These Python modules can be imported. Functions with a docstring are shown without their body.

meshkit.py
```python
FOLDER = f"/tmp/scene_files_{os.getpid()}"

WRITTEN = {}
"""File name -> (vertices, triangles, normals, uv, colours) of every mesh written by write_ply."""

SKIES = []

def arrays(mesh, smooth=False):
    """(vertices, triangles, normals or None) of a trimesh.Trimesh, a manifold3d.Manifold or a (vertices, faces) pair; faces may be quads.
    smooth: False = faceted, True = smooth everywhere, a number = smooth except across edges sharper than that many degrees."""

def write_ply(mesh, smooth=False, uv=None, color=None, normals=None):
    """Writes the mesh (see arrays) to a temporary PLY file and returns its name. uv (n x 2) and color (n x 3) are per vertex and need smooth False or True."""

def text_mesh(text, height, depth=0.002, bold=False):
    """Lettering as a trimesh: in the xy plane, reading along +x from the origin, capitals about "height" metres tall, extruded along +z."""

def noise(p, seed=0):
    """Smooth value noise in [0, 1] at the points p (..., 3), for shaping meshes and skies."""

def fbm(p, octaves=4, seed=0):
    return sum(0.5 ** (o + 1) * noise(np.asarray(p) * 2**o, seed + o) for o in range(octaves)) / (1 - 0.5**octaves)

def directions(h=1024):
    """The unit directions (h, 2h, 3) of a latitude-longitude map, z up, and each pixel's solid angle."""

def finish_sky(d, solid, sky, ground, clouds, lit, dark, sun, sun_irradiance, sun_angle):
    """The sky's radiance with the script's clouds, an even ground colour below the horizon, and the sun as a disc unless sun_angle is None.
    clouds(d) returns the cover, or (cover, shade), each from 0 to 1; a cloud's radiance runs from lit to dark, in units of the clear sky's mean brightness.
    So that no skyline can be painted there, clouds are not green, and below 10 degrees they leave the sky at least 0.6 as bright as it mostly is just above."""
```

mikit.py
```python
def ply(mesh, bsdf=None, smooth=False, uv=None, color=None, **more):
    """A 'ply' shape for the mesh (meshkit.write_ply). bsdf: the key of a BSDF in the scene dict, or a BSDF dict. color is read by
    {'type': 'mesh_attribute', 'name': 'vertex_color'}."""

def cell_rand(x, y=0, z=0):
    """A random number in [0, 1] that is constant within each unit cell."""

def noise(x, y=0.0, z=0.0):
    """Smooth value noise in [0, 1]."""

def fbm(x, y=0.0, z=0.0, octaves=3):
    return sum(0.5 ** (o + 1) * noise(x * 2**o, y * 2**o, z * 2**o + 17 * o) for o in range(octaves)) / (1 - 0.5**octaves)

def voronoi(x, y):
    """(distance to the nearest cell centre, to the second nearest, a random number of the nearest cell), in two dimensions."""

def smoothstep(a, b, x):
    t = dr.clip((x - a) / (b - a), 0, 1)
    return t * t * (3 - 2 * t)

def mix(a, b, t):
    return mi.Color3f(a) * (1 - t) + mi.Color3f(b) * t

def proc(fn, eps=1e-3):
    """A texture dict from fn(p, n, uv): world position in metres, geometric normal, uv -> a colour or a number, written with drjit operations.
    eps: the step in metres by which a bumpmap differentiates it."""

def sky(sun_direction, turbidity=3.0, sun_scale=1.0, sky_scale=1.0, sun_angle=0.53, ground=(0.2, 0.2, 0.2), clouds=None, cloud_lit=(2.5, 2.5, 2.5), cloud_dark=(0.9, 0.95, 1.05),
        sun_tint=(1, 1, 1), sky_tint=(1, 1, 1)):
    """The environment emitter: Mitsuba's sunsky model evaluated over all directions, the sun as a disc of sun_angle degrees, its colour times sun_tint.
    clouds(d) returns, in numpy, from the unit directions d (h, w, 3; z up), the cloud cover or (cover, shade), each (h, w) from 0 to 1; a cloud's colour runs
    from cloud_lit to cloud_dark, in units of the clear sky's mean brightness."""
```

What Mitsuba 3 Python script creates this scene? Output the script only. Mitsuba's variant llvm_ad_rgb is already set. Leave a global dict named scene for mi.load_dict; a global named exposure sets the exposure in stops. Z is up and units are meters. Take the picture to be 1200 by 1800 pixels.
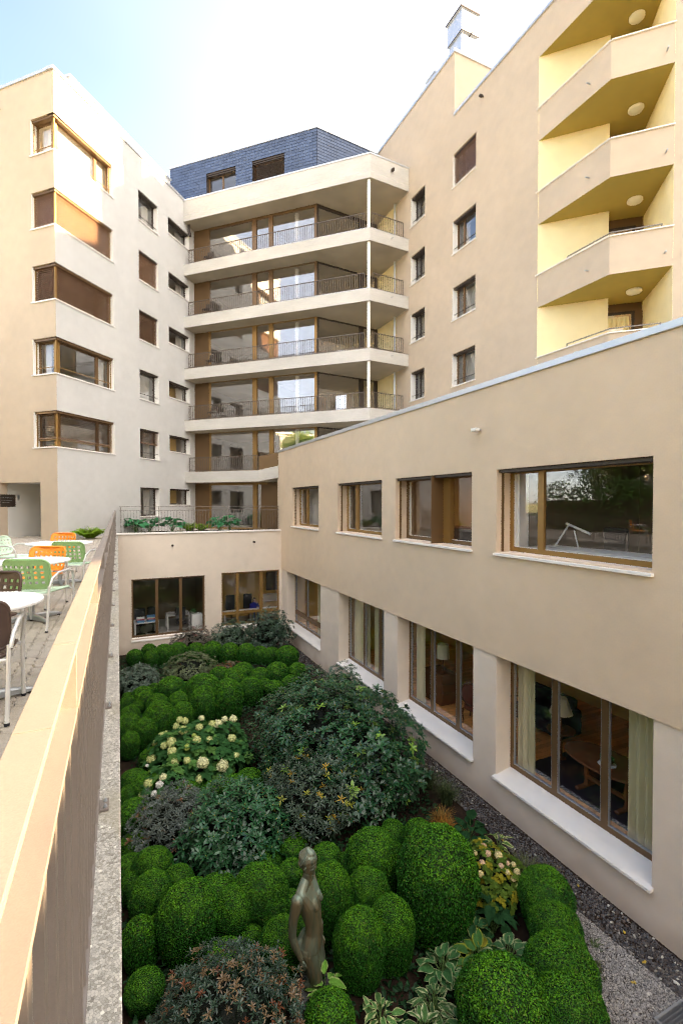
import math, random
import numpy as np, trimesh, drjit as dr, mitsuba as mi, mikit, meshkit
import manifold3d as m3
from shapely.geometry import Polygon, box as sbox, Point
from shapely.ops import unary_union
T = mi.ScalarTransform4f
scene, labels = {}, {}
rng = np.random.default_rng(7)
random.seed(7)
# ------------------------------------------------------------------ camera, sky, exposure
YAW, PITCH, EYE = math.radians(24.8), math.radians(-1.058), (0.0, 0.0, 1.45)
look = (math.sin(YAW) * math.cos(PITCH), math.cos(YAW) * math.cos(PITCH), math.sin(PITCH))
scene['camera'] = {'type': 'perspective', 'fov': 2 * math.degrees(math.atan(600 / 850)), 'fov_axis': 'x', 'near_clip': 0.05, 'far_clip': 2000.0,
                   'to_world': T().look_at(origin=EYE, target=[EYE[i] + look[i] for i in range(3)], up=[0, 0, 1])}
SUN = (0.8476, -0.392, 0.3577)


def veil(d):
    """Thin bright haze towards the sun's side of the sky, with a clearer blue stretch to the north."""
    az = np.arctan2(d[..., 0], d[..., 1])
    off = np.abs((az + 0.70 + np.pi) % (2 * np.pi) - np.pi)
    n = meshkit.fbm(np.stack([d[..., 0] * 2.2, d[..., 1] * 2.2, d[..., 2] * 4], -1), 4, 3)
    wisps = meshkit.fbm(np.stack([d[..., 0] * 5 + d[..., 2] * 3, d[..., 1] * 3, d[..., 2] * 8], -1), 4, 8)
    t = np.clip((off - 0.35) / 1.85, 0, 1) ** 1.55
    cover = 0.95 * t + 0.10 * (n - 0.5) * (0.35 + t) + 0.08 * (wisps - 0.5) * (0.4 + t) + 0.10 * np.clip(0.3 - d[..., 2], 0, 1)
    return np.clip(cover, 0, 0.985), np.zeros_like(cover)


scene['sky'] = mikit.sky(SUN, turbidity=3.0, sun_scale=1.4, sky_scale=1.0, sun_tint=(1.0, 0.96, 0.91), sky_tint=(1.0, 0.81, 0.81), clouds=veil,
                         cloud_lit=(3.0, 2.84, 2.66), cloud_dark=(1.0, 1.0, 1.0), ground=(0.22, 0.20, 0.17))
exposure = 4.5
# ------------------------------------------------------------------ names, labels


_used = set(('camera', 'sky'))


def number(key):
    k, i = key, 0
    while k in _used:
        i += 1
        k = f'{key}_{i:03d}'
    _used.add(k)
    return k


def thing(name, label, category, group=None):
    k = number(name)
    labels[k] = {'label': label, 'category': category}
    if group:
        labels[k]['group'] = group
    return k


def add(name, mesh, mat, parent=None, smooth=False, color=None, uv=None, **lab):
    k = number((parent + '__' if parent else '') + name)
    if isinstance(mesh, MB):
        mesh = mesh.get()
    scene[k] = mikit.ply(mesh, mat, smooth=smooth, color=color, uv=uv)
    if lab:
        labels[k] = dict(lab)
    return k


def put(name, shape, parent=None, to_world=None, **lab):
    """One more copy of a shape dict under its own key."""
    k = number((parent + '__' if parent else '') + name)
    scene[k] = {**shape, **({'to_world': to_world} if to_world is not None else {})}
    if lab:
        labels[k] = dict(lab)
    return k


# ------------------------------------------------------------------ mesh helpers
class Fr:
    """A wall's own axes: u along it, d out of it, z up."""

    def __init__(s, P, e, n):
        s.P, s.e, s.n = np.array(P, float), np.array(e, float) / np.hypot(*e), np.array(n, float) / np.hypot(*n)

    def tr(s, q):
        q = np.asarray(q, float)
        xy = s.P + q[..., :1] * s.e + q[..., 1:2] * s.n
        return np.concatenate([xy, q[..., 2:3]], -1)


WORLD = Fr((0, 0), (1, 0), (0, 1))
BOXF = np.array([[0, 1, 3], [0, 3, 2], [4, 6, 7], [4, 7, 5], [0, 4, 5], [0, 5, 1], [2, 3, 7], [2, 7, 6], [0, 2, 6], [0, 6, 4], [1, 5, 7], [1, 7, 3]])


class MB:
    def __init__(s):
        s.v, s.f, s.c, s.n = [], [], [], 0

    def add(s, v, f, c=None):
        v, f = np.asarray(v, float), np.asarray(f, int)
        if f.shape[1] == 4:
            f = np.vstack([f[:, [0, 1, 2]], f[:, [0, 2, 3]]])
        s.v.append(v)
        s.f.append(f + s.n)
        s.n += len(v)
        if c is not None:
            s.c.append(np.broadcast_to(np.asarray(c, float), (len(v), 3)))
        return s

    def box(s, u0, u1, d0, d1, z0, z1, fr=WORLD, ch=0.0):
        u0, u1 = sorted((u0, u1)); d0, d1 = sorted((d0, d1)); z0, z1 = sorted((z0, z1))
        if ch > 0:
            pts = []
            for a in (0, 1):
                for b in (0, 1):
                    for c in (0, 1):
                        p = np.array([u1 if a else u0, d1 if b else d0, z1 if c else z0])
                        sg = np.array([-1 if a else 1, -1 if b else 1, -1 if c else 1]) * ch
                        for k in range(3):
                            q = p.copy()
                            for j in range(3):
                                if j != k:
                                    q[j] += sg[j]
                            pts.append(q)
            h = trimesh.convex.convex_hull(np.array(pts))
            return s.add(fr.tr(h.vertices), h.faces)
        v = np.array([[u, d, z] for u in (u0, u1) for d in (d0, d1) for z in (z0, z1)], float)
        return s.add(fr.tr(v), BOXF)

    def ring(s, rows, close=True, cap=True):
        """rows: list of (n,3) loops of equal length."""
        n, m = len(rows[0]), len(rows)
        v = np.vstack(rows)
        i, j = np.meshgrid(np.arange(m - 1), np.arange(n if close else n - 1), indexing='ij')
        a, b = i * n + j, i * n + (j + 1) % n
        f = np.stack([a, b, b + n, a + n], -1).reshape(-1, 4)
        f = np.vstack([f[:, [0, 1, 2]], f[:, [0, 2, 3]]])
        if cap:
            f = np.vstack([f] + [[[0, k + 1, k] for k in range(1, n - 1)], [[(m - 1) * n, (m - 1) * n + k, (m - 1) * n + k + 1] for k in range(1, n - 1)]])
        return s.add(v, f)

    def tube(s, pts, r, n=8, cap=True):
        p = np.asarray(pts, float)
        t = np.gradient(p, axis=0)
        t /= np.linalg.norm(t, axis=1, keepdims=True) + 1e-12
        ref = np.array([0, 0, 1.0]) if abs(t[0, 2]) < 0.9 else np.array([1.0, 0, 0])
        rows, ang, r = [], np.arange(n) * 2 * np.pi / n, np.broadcast_to(r, (len(p),))
        a = np.cross(t[0], ref)
        for k in range(len(p)):
            a = a - t[k] * (a @ t[k])
            a /= np.linalg.norm(a) + 1e-12
            b = np.cross(t[k], a)
            rows.append(p[k] + r[k] * (np.cos(ang)[:, None] * a + np.sin(ang)[:, None] * b))
        return s.ring(rows, cap=cap)

    def lathe(s, prof, c=(0, 0, 0), n=20, cap=True):
        ang = np.arange(n) * 2 * np.pi / n
        return s.ring([np.stack([c[0] + r * np.cos(ang), c[1] + r * np.sin(ang), np.full(n, c[2] + z)], 1) for r, z in prof], cap=cap)

    def ext(s, poly, d0, d1, fr):
        """A polygon in (u, z), extruded in d."""
        for g in getattr(poly, 'geoms', [poly]):
            m = trimesh.creation.extrude_polygon(g, abs(d1 - d0), engine='earcut')
            s.add(fr.tr(np.stack([m.vertices[:, 0], min(d0, d1) + m.vertices[:, 2], m.vertices[:, 1]], 1)), m.faces)
        return s

    def extz(s, poly, z0, z1):
        for g in getattr(poly, 'geoms', [poly]):
            m = trimesh.creation.extrude_polygon(g, abs(z1 - z0), engine='earcut')
            s.add(m.vertices + [0, 0, min(z0, z1)], m.faces)
        return s

    def quad(s, a, b, c, d):
        return s.add(np.array([a, b, c, d], float), [[0, 1, 2], [0, 2, 3]])

    def get(s):
        return np.vstack(s.v), np.vstack(s.f)

    def col(s):
        return np.vstack(s.c)


def smoothed(bones, length, rounds=12, sub=None):
    """Hulls of spheres joined into one smooth body. bones: lists of (point, radius)."""
    def ball(p, r):
        r = np.atleast_1d(r) * np.ones(3)
        return m3.Manifold.sphere(1.0, 16).scale(r.tolist()).translate(np.asarray(p, float).tolist())
    body = m3.Manifold.batch_boolean([m3.Manifold.batch_hull([ball(p, r) for p, r in b]) for b in bones], m3.OpType.Add)
    if sub:
        body = body - m3.Manifold.batch_boolean([m3.Manifold.batch_hull([ball(p, r) for p, r in b]) for b in sub], m3.OpType.Add)
    mm = body.refine_to_length(length).to_mesh()
    t = trimesh.Trimesh(mm.vert_properties[:, :3], mm.tri_verts)
    trimesh.smoothing.filter_taubin(t, iterations=rounds)
    return t


# ------------------------------------------------------------------ materials
def mat(key, color, rough=0.6, spec=0.4, metal=0.0, bump=None, bscale=0.0, eps=1e-3, **more):
    base = {'type': 'rgb', 'value': list(color)} if isinstance(color, (tuple, list)) else color
    b = {'type': 'principled', 'base_color': base, 'roughness': rough, 'specular': spec, 'metallic': metal, **more}
    if bump is not None:
        b = {'type': 'bumpmap', 'arbitrary': mikit.proc(bump, eps), 'scale': bscale, 'bsdf': b}
    scene[key] = {'type': 'twosided', 'bsdf': b}
    return key


def vcol(key, rough=0.5, spec=0.4, **more):
    return mat(key, {'type': 'mesh_attribute', 'name': 'vertex_color'}, rough, spec, **more)


fbm, noise, smoothstep, mix = mikit.fbm, mikit.noise, mikit.smoothstep, mikit.mix


def grain_bump(p, n, uv):
    return noise(p.x * 95, p.y * 95, p.z * 95) + 0.5 * noise(p.x * 210, p.y * 210, p.z * 210)


def stucco(col, streak=0.05, base=None):
    def f(p, n, uv):
        big = fbm(p.x * 0.55, p.y * 0.55, p.z * 0.35, 4)
        run = noise(p.x * 3.1 + p.y * 2.3, p.z * 0.25, 3.0)
        g = noise(p.x * 120, p.y * 120, p.z * 120)
        fine_run = fbm(p.x * 4, p.y * 4, p.z * 3.4, 3)
        k = 1.0 + 0.18 * (big - 0.5) + streak * (run - 0.5) + 0.10 * (fine_run - 0.5) + 0.07 * (g - 0.5)
        c = mi.Color3f(*col) * k
        if base is not None:  # splash dirt at the foot of the wall
            dirt = smoothstep(base, base - 0.38, p.z + 0.25 * (noise(p.x * 2.5, p.y * 2.5, 5.0) - 0.5)) * (0.6 + 0.4 * g)
            c = mix(c, mi.Color3f(*col) * mi.Color3f(0.62, 0.55, 0.48), 0.55 * dirt)
        return c
    return mikit.proc(f)


mat('stucco', stucco((0.63, 0.505, 0.372), 0.03), 0.92, 0.15, bump=grain_bump, bscale=0.0022)
mat('stucco_sand', stucco((0.53, 0.43, 0.322), 0.03), 0.92, 0.15, bump=grain_bump, bscale=0.0016)
mat('stucco_grey', stucco((0.55, 0.54, 0.525), 0.03), 0.92, 0.15, bump=grain_bump, bscale=0.0016)
mat('stucco_ochre_shade', stucco((0.40, 0.30, 0.075), 0.02), 0.9, 0.15)  # ochre, darkened further to stand for the weak light under loggia ceilings
mat('shaded_concrete', mikit.proc(lambda p, n, uv: mi.Color3f(0.36, 0.315, 0.245) * (0.75 + 0.5 * fbm(p.x * 0.9, p.y * 0.9, p.z, 4))), 0.9, 0.2)  # darker copy of the slab concrete, underside shade is in the colour
mat('stucco_skylit', stucco((0.69, 0.60, 0.505), 0.03, -5.0), 0.92, 0.15, bump=grain_bump, bscale=0.0022)  # paler, cooler copy of stucco: bluer light below put into the colour
mat('stucco_yellow', stucco((0.78, 0.66, 0.38), 0.02), 0.9, 0.15)


def board_concrete(p, n, uv):
    lines = smoothstep(0.012, 0.0, dr.abs(p.z / 0.24 - dr.floor(p.z / 0.24) - 0.5) * 0.24)
    blot = fbm(p.x * 0.8, p.y * 0.8, p.z * 1.6, 4)
    fine = fbm(p.x * 9, p.y * 9, p.z * 22, 3)
    k = 0.86 + 0.26 * (blot - 0.5) + 0.14 * (fine - 0.5) - 0.10 * lines * noise(p.x * 1.2 + 4, p.y * 1.2, 7.0)
    return mi.Color3f(0.575, 0.55, 0.505) * k * 1.08


mat('concrete', mikit.proc(board_concrete), 0.85, 0.2)


def aggregate(p, n, uv):
    a, b, r = mikit.voronoi(p.x * 105, p.y * 105)
    a2, b2, r2 = mikit.voronoi(p.x * 42 + 9, p.y * 42)
    lich = smoothstep(0.55, 0.75, fbm(p.x * 4, p.y * 1.6, 1.0, 4))
    base = mix((0.22, 0.20, 0.17), (0.62, 0.58, 0.52), r * 0.75 + 0.25 * r2)
    base = base * (0.65 + 0.35 * smoothstep(0.0, 0.22, b - a))
    base = mix(base, (0.33, 0.30, 0.22), lich * 0.55)
    return mix(base, (0.72, 0.69, 0.62), smoothstep(0.93, 0.96, r2) * smoothstep(0.3, 0.2, a2))


def aggregate_bump(p, n, uv):
    a, b, r = mikit.voronoi(p.x * 105, p.y * 105)
    return smoothstep(0.0, 0.3, b - a) * (0.4 + r)


mat('aggregate', mikit.proc(aggregate), 0.9, 0.2, bump=aggregate_bump, bscale=0.003)


def coated(col, spread=0.12):
    def f(p, n, uv):
        return mi.Color3f(*col) * (1 + spread * (noise(p.x * 600, p.y * 600, p.z * 600) - 0.5) + 0.10 * (fbm(p.x * 7, p.y * 2, p.z * 7, 3) - 0.5))
    return mikit.proc(f)


mat('rail_paint', coated((0.175, 0.146, 0.127), 0.10), 0.40, 0.5, clearcoat=0.6, clearcoat_gloss=0.75)
mat('bar_paint', (0.105, 0.080, 0.062), 0.42, 0.5)
mat('brown_metal', (0.155, 0.092, 0.042), 0.38, 0.5, metal=0.35)
mat('gold_metal', (0.30, 0.175, 0.055), 0.36, 0.5, metal=0.45)
mat('dark_metal', (0.055, 0.042, 0.033), 0.45, 0.5, metal=0.3)
mat('white_sill', coated((0.76, 0.74, 0.70), 0.03), 0.45, 0.4)
mat('zinc', coated((0.58, 0.60, 0.63), 0.05), 0.38, 0.5, metal=0.55)
mat('white_paint', (0.76, 0.74, 0.69), 0.5, 0.3)
mat('galvanised', coated((0.42, 0.44, 0.46), 0.15), 0.42, 0.5, metal=0.7)
mat('white_plaster', (0.66, 0.645, 0.60), 0.9, 0.1)
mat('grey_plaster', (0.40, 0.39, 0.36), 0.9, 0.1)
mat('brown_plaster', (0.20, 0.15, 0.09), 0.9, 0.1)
mat('yellow_plaster', (0.66, 0.47, 0.16), 0.9, 0.1)
scene['glass'] = {'type': 'thindielectric', 'int_ior': 1.75, 'ext_ior': 1.0}
scene['clear_glass'] = {'type': 'thindielectric', 'int_ior': 1.5, 'ext_ior': 1.0}
scene['coated_glass'] = {'type': 'thindielectric', 'int_ior': 2.6, 'ext_ior': 1.0}
scene['curtain_cloth'] = {'type': 'principledthin', 'base_color': {'type': 'rgb', 'value': [0.74, 0.72, 0.66]}, 'roughness': 0.8, 'diff_trans': 0.9, 'spec_trans': 0.0}
scene['curtain_yellow_cloth'] = {'type': 'principledthin', 'base_color': {'type': 'rgb', 'value': [0.80, 0.76, 0.50]}, 'roughness': 0.8, 'diff_trans': 0.9, 'spec_trans': 0.0}


def slat_wood(p, n, uv):
    return mi.Color3f(0.16, 0.088, 0.050) * (0.85 + 0.3 * noise(p.x * 3, p.y * 3, p.z * 14))


mat('blind_slat', mikit.proc(slat_wood), 0.3, 0.7)


def planks(p, n, uv):
    row = dr.floor(p.y / 0.14)
    seam = smoothstep(0.006, 0.0, dr.abs(p.y / 0.14 - row - 0.5) * -0.14 + 0.07)
    cut = mikit.cell_rand(dr.floor(p.x / 1.6 + mikit.cell_rand(row, 3) * 5), row)
    g = fbm(p.x * 3, p.y * 60, 0, 3)
    return mi.Color3f(0.74, 0.33, 0.095) * (0.75 + 0.35 * cut + 0.25 * (g - 0.5)) * (1 - 0.5 * seam)


mat('wood_floor', mikit.proc(planks), 0.35, 0.5)
mat('dark_wood', (0.11, 0.04, 0.018), 0.35, 0.5)
mat('mid_wood', (0.15, 0.06, 0.024), 0.4, 0.5)
mat('red_leather', (0.16, 0.045, 0.025), 0.5, 0.5)
mat('black_fabric', (0.02, 0.02, 0.024), 0.8, 0.2)
mat('purple_fabric', (0.022, 0.016, 0.024), 0.85, 0.2)
mat('lamp_cream', (0.78, 0.72, 0.52), 0.7, 0.2)
mat('white_plastic', (0.74, 0.74, 0.72), 0.4, 0.5)
mat('screen_blue', (0.02, 0.045, 0.10), 0.2, 0.6)
mat('paper_blue', (0.10, 0.25, 0.45), 0.6, 0.3)
mat('paper_red', (0.45, 0.06, 0.07), 0.6, 0.3)
mat('paper_white', (0.78, 0.78, 0.76), 0.7, 0.2)
mat('skin', (0.55, 0.34, 0.25), 0.55, 0.4)
mat('hair_dark', (0.022, 0.014, 0.010), 0.5, 0.4)
mat('jumper_blue', (0.03, 0.035, 0.28), 0.85, 0.2)
# ================================================================== ground and terraces
H = 2.853


def soil_col(p, n, uv):
    k = fbm(p.x * 6, p.y * 6, 0, 4)
    return mix((0.012, 0.008, 0.006), (0.040, 0.026, 0.017), k)


mat('soil', mikit.proc(soil_col), 0.95, 0.1)


def far_ground(p, n, uv):
    return mix((0.10, 0.12, 0.05), (0.20, 0.18, 0.13), fbm(p.x * 0.15, p.y * 0.15, 0, 4))


mat('far_ground', mikit.proc(far_ground), 0.95, 0.1)
g = MB()
g.extz(Polygon([(-400, -400), (400, -400), (400, 400), (-400, 400)], [[(-0.3, -9), (-0.3, 23.9), (7.9, 23.9), (7.9, -9)]]), -0.5, -0.06)
add('ground', g, 'far_ground', kind='structure')
g = MB().box(-0.3, 7.9, -9, 23.95, -6.2, -5.42)
add('garden_soil', g, 'soil', kind='structure')


def paver_col(p, n, uv):
    k = fbm(p.x * 5, p.y * 5, 0, 3)
    s = noise(p.x * 260, p.y * 260, 1)
    return mix((0.27, 0.235, 0.19), (0.40, 0.355, 0.30), k) * (0.86 + 0.28 * s)


mat('paver', mikit.proc(paver_col), 0.9, 0.2)
mat('joint_sand', (0.07, 0.055, 0.04), 0.95, 0.1)
g = MB().extz(Polygon([(-30, -12), (-0.33, -12), (-0.33, 24.3), (-0.33, 40), (-30, 40)]), -0.055, -0.012)
add('terrace_bed', g, 'joint_sand', kind='structure')
PAV = add('terrace_paving', MB().extz(Polygon([(-30, 23.0), (-0.33, 23.0), (-0.33, 40), (-30, 40)]), -0.011, 0.0), 'paver', kind='structure')
# wavy interlocking pavers: 0.225 along y, 0.1125 along x
PW, PL, N8 = 0.118, 0.226, 9
ty = np.linspace(0, 1, N8)
wave = 0.016 * np.array([0, 0.25, 1, 0.75, 0, -0.75, -1, -0.25, 0])
wave = 0.012 * np.sin(2 * np.pi * 2 * np.linspace(0, 1, 17)) * 1.15
N8 = 17
ty = np.linspace(0, 1, N8)
left = np.stack([-PW / 2 + wave, (ty - 0.5) * PL], 1)
right = np.stack([PW / 2 + wave[::-1] * -1, (ty - 0.5) * PL], 1)[::-1]
right[:, 0] = PW / 2 + wave[::-1]
pp = Polygon(np.vstack([left, right])).buffer(-0.0038, join_style=2)
inner = pp.buffer(-0.006, join_style=2)


def paver_mesh():
    m = MB().extz(pp, -0.04, -0.005)
    a = np.array(pp.exterior.coords[:-1])
    b = a * np.array([1 - 0.012 / PW * 1.6, 1 - 0.012 / PL * 1.6])
    n = len(a)
    v = np.vstack([np.c_[a, np.full(n, -0.005)], np.c_[b, np.zeros(n)]])
    i = np.arange(n)
    j = (i + 1) % n
    f = np.vstack([np.c_[i, j, j + n], np.c_[i, j + n, i + n], np.c_[np.full(n - 2, n), np.arange(n + 1, 2 * n - 1), np.arange(n + 2, 2 * n)]])
    m.add(v, f)
    return m.get()


pv, pf = paver_mesh()
paver_shape = mikit.ply((pv, pf), 'paver')
r2 = np.random.default_rng(3)
far = MB()
cnt = 0
cells = []
for i in range(60):
    x = -0.40 - PW * i
    for j in range(125):
        y = -1.0 + PL * (j + 0.5 * (i % 2))
        if y > 23.05 or (x < -4.5 and y < 2):
            continue
        cells.append((math.hypot(x * 0.6, y - 1.2), x, y))
cells.sort()
for dist, x, y in cells:
    vis = y > 1.7 and x > -0.78 * y - 0.2 + 0.35
    tilt = r2.normal(0, 0.004, 2)
    dz = r2.normal(0, 0.0015)
    if vis and cnt < 290 and x > -1.9 and y < 13:
        put('paver', paver_shape, 'terrace_bed', T().translate([x, y, dz]).rotate([1, 0, 0], math.degrees(tilt[0])).rotate([0, 1, 0], math.degrees(tilt[1])))
        cnt += 1
    else:
        q = pv.copy()
        q[:, 2] += dz + q[:, 0] * tilt[1] + q[:, 1] * tilt[0]
        far.add(q + [x, y, 0], pf)
add('paving', far, 'paver', 'terrace_bed', kind='stuff')
# ================================================================== retaining wall with coping stones
rw = thing('retaining_wall', 'concrete retaining wall with weathered exposed aggregate coping between terrace and sunken garden', 'wall')
add('wall', MB().box(-0.3, -0.012, -9, 23.8, -6, -0.11), 'concrete', rw)
y = -1.2
while y < 23.8:
    y1 = min(y + 2.5, 23.82)
    add('coping_stone', MB().box(-0.33, 0.0, y + 0.004, y1 - 0.004, -0.108, 0.0, ch=0.006), 'aggregate', rw)
    y = y1
# ================================================================== windows


def sheet(fr, u0, u1, z0, z1, d):
    p = fr.tr(np.array([[u0, d, z0], [u1, d, z0], [u1, d, z1], [u0, d, z1]]))
    return p, np.array([[0, 1, 2], [0, 2, 3]])


def drape(fr, u0, u1, z0, z1, d, amp=0.035, waves=None, seed=0):
    """A hanging curtain with folds."""
    waves = waves or max(3, int((u1 - u0) / 0.13))
    n = waves * 6
    u = np.linspace(u0, u1, n)
    r = np.random.default_rng(seed)
    ph = np.cumsum(r.uniform(0.7, 1.3, n)) * waves * 2 * np.pi / n
    rows = []
    for k, z in enumerate(np.linspace(z0, z1, 5)):
        a = amp * (1.15 - 0.4 * k / 4)
        rows.append(fr.tr(np.stack([u + 0.008 * np.sin(ph * 0.5 + k), d + a * np.sin(ph + 0.15 * k), np.full(n, z)], 1)))
    return MB().ring(rows, close=False, cap=False)


def slats(fr, u0, u1, z0, z1, d, pitch=0.072, tilt=50, width=0.075, rail=True):
    b = MB()
    c, s = math.cos(math.radians(tilt)) * width / 2, math.sin(math.radians(tilt)) * width / 2
    z = z1 - 0.05
    while z > z0 + (0.06 if rail else 0.02):
        prof = [(-c, s), (0, 0.004), (c, -s)]
        for (a0, h0), (a1, h1) in zip(prof[:-1], prof[1:]):
            v = fr.tr(np.array([[u0, d + a0, z + h0], [u1, d + a0, z + h0], [u1, d + a1, z + h1], [u0, d + a1, z + h1],
                                [u0, d + a0, z + h0 - .003], [u1, d + a0, z + h0 - .003], [u1, d + a1, z + h1 - .003], [u0, d + a1, z + h1 - .003]]))
            b.add(v, [[0, 1, 2, 3], [7, 6, 5, 4], [0, 4, 5, 1], [2, 6, 7, 3], [1, 5, 6, 2], [0, 3, 7, 4]])
        z -= pitch
    if rail:
        b.box(u0, u1, d - 0.03, d + 0.03, z0, z0 + 0.045, fr)
    return b


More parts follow.
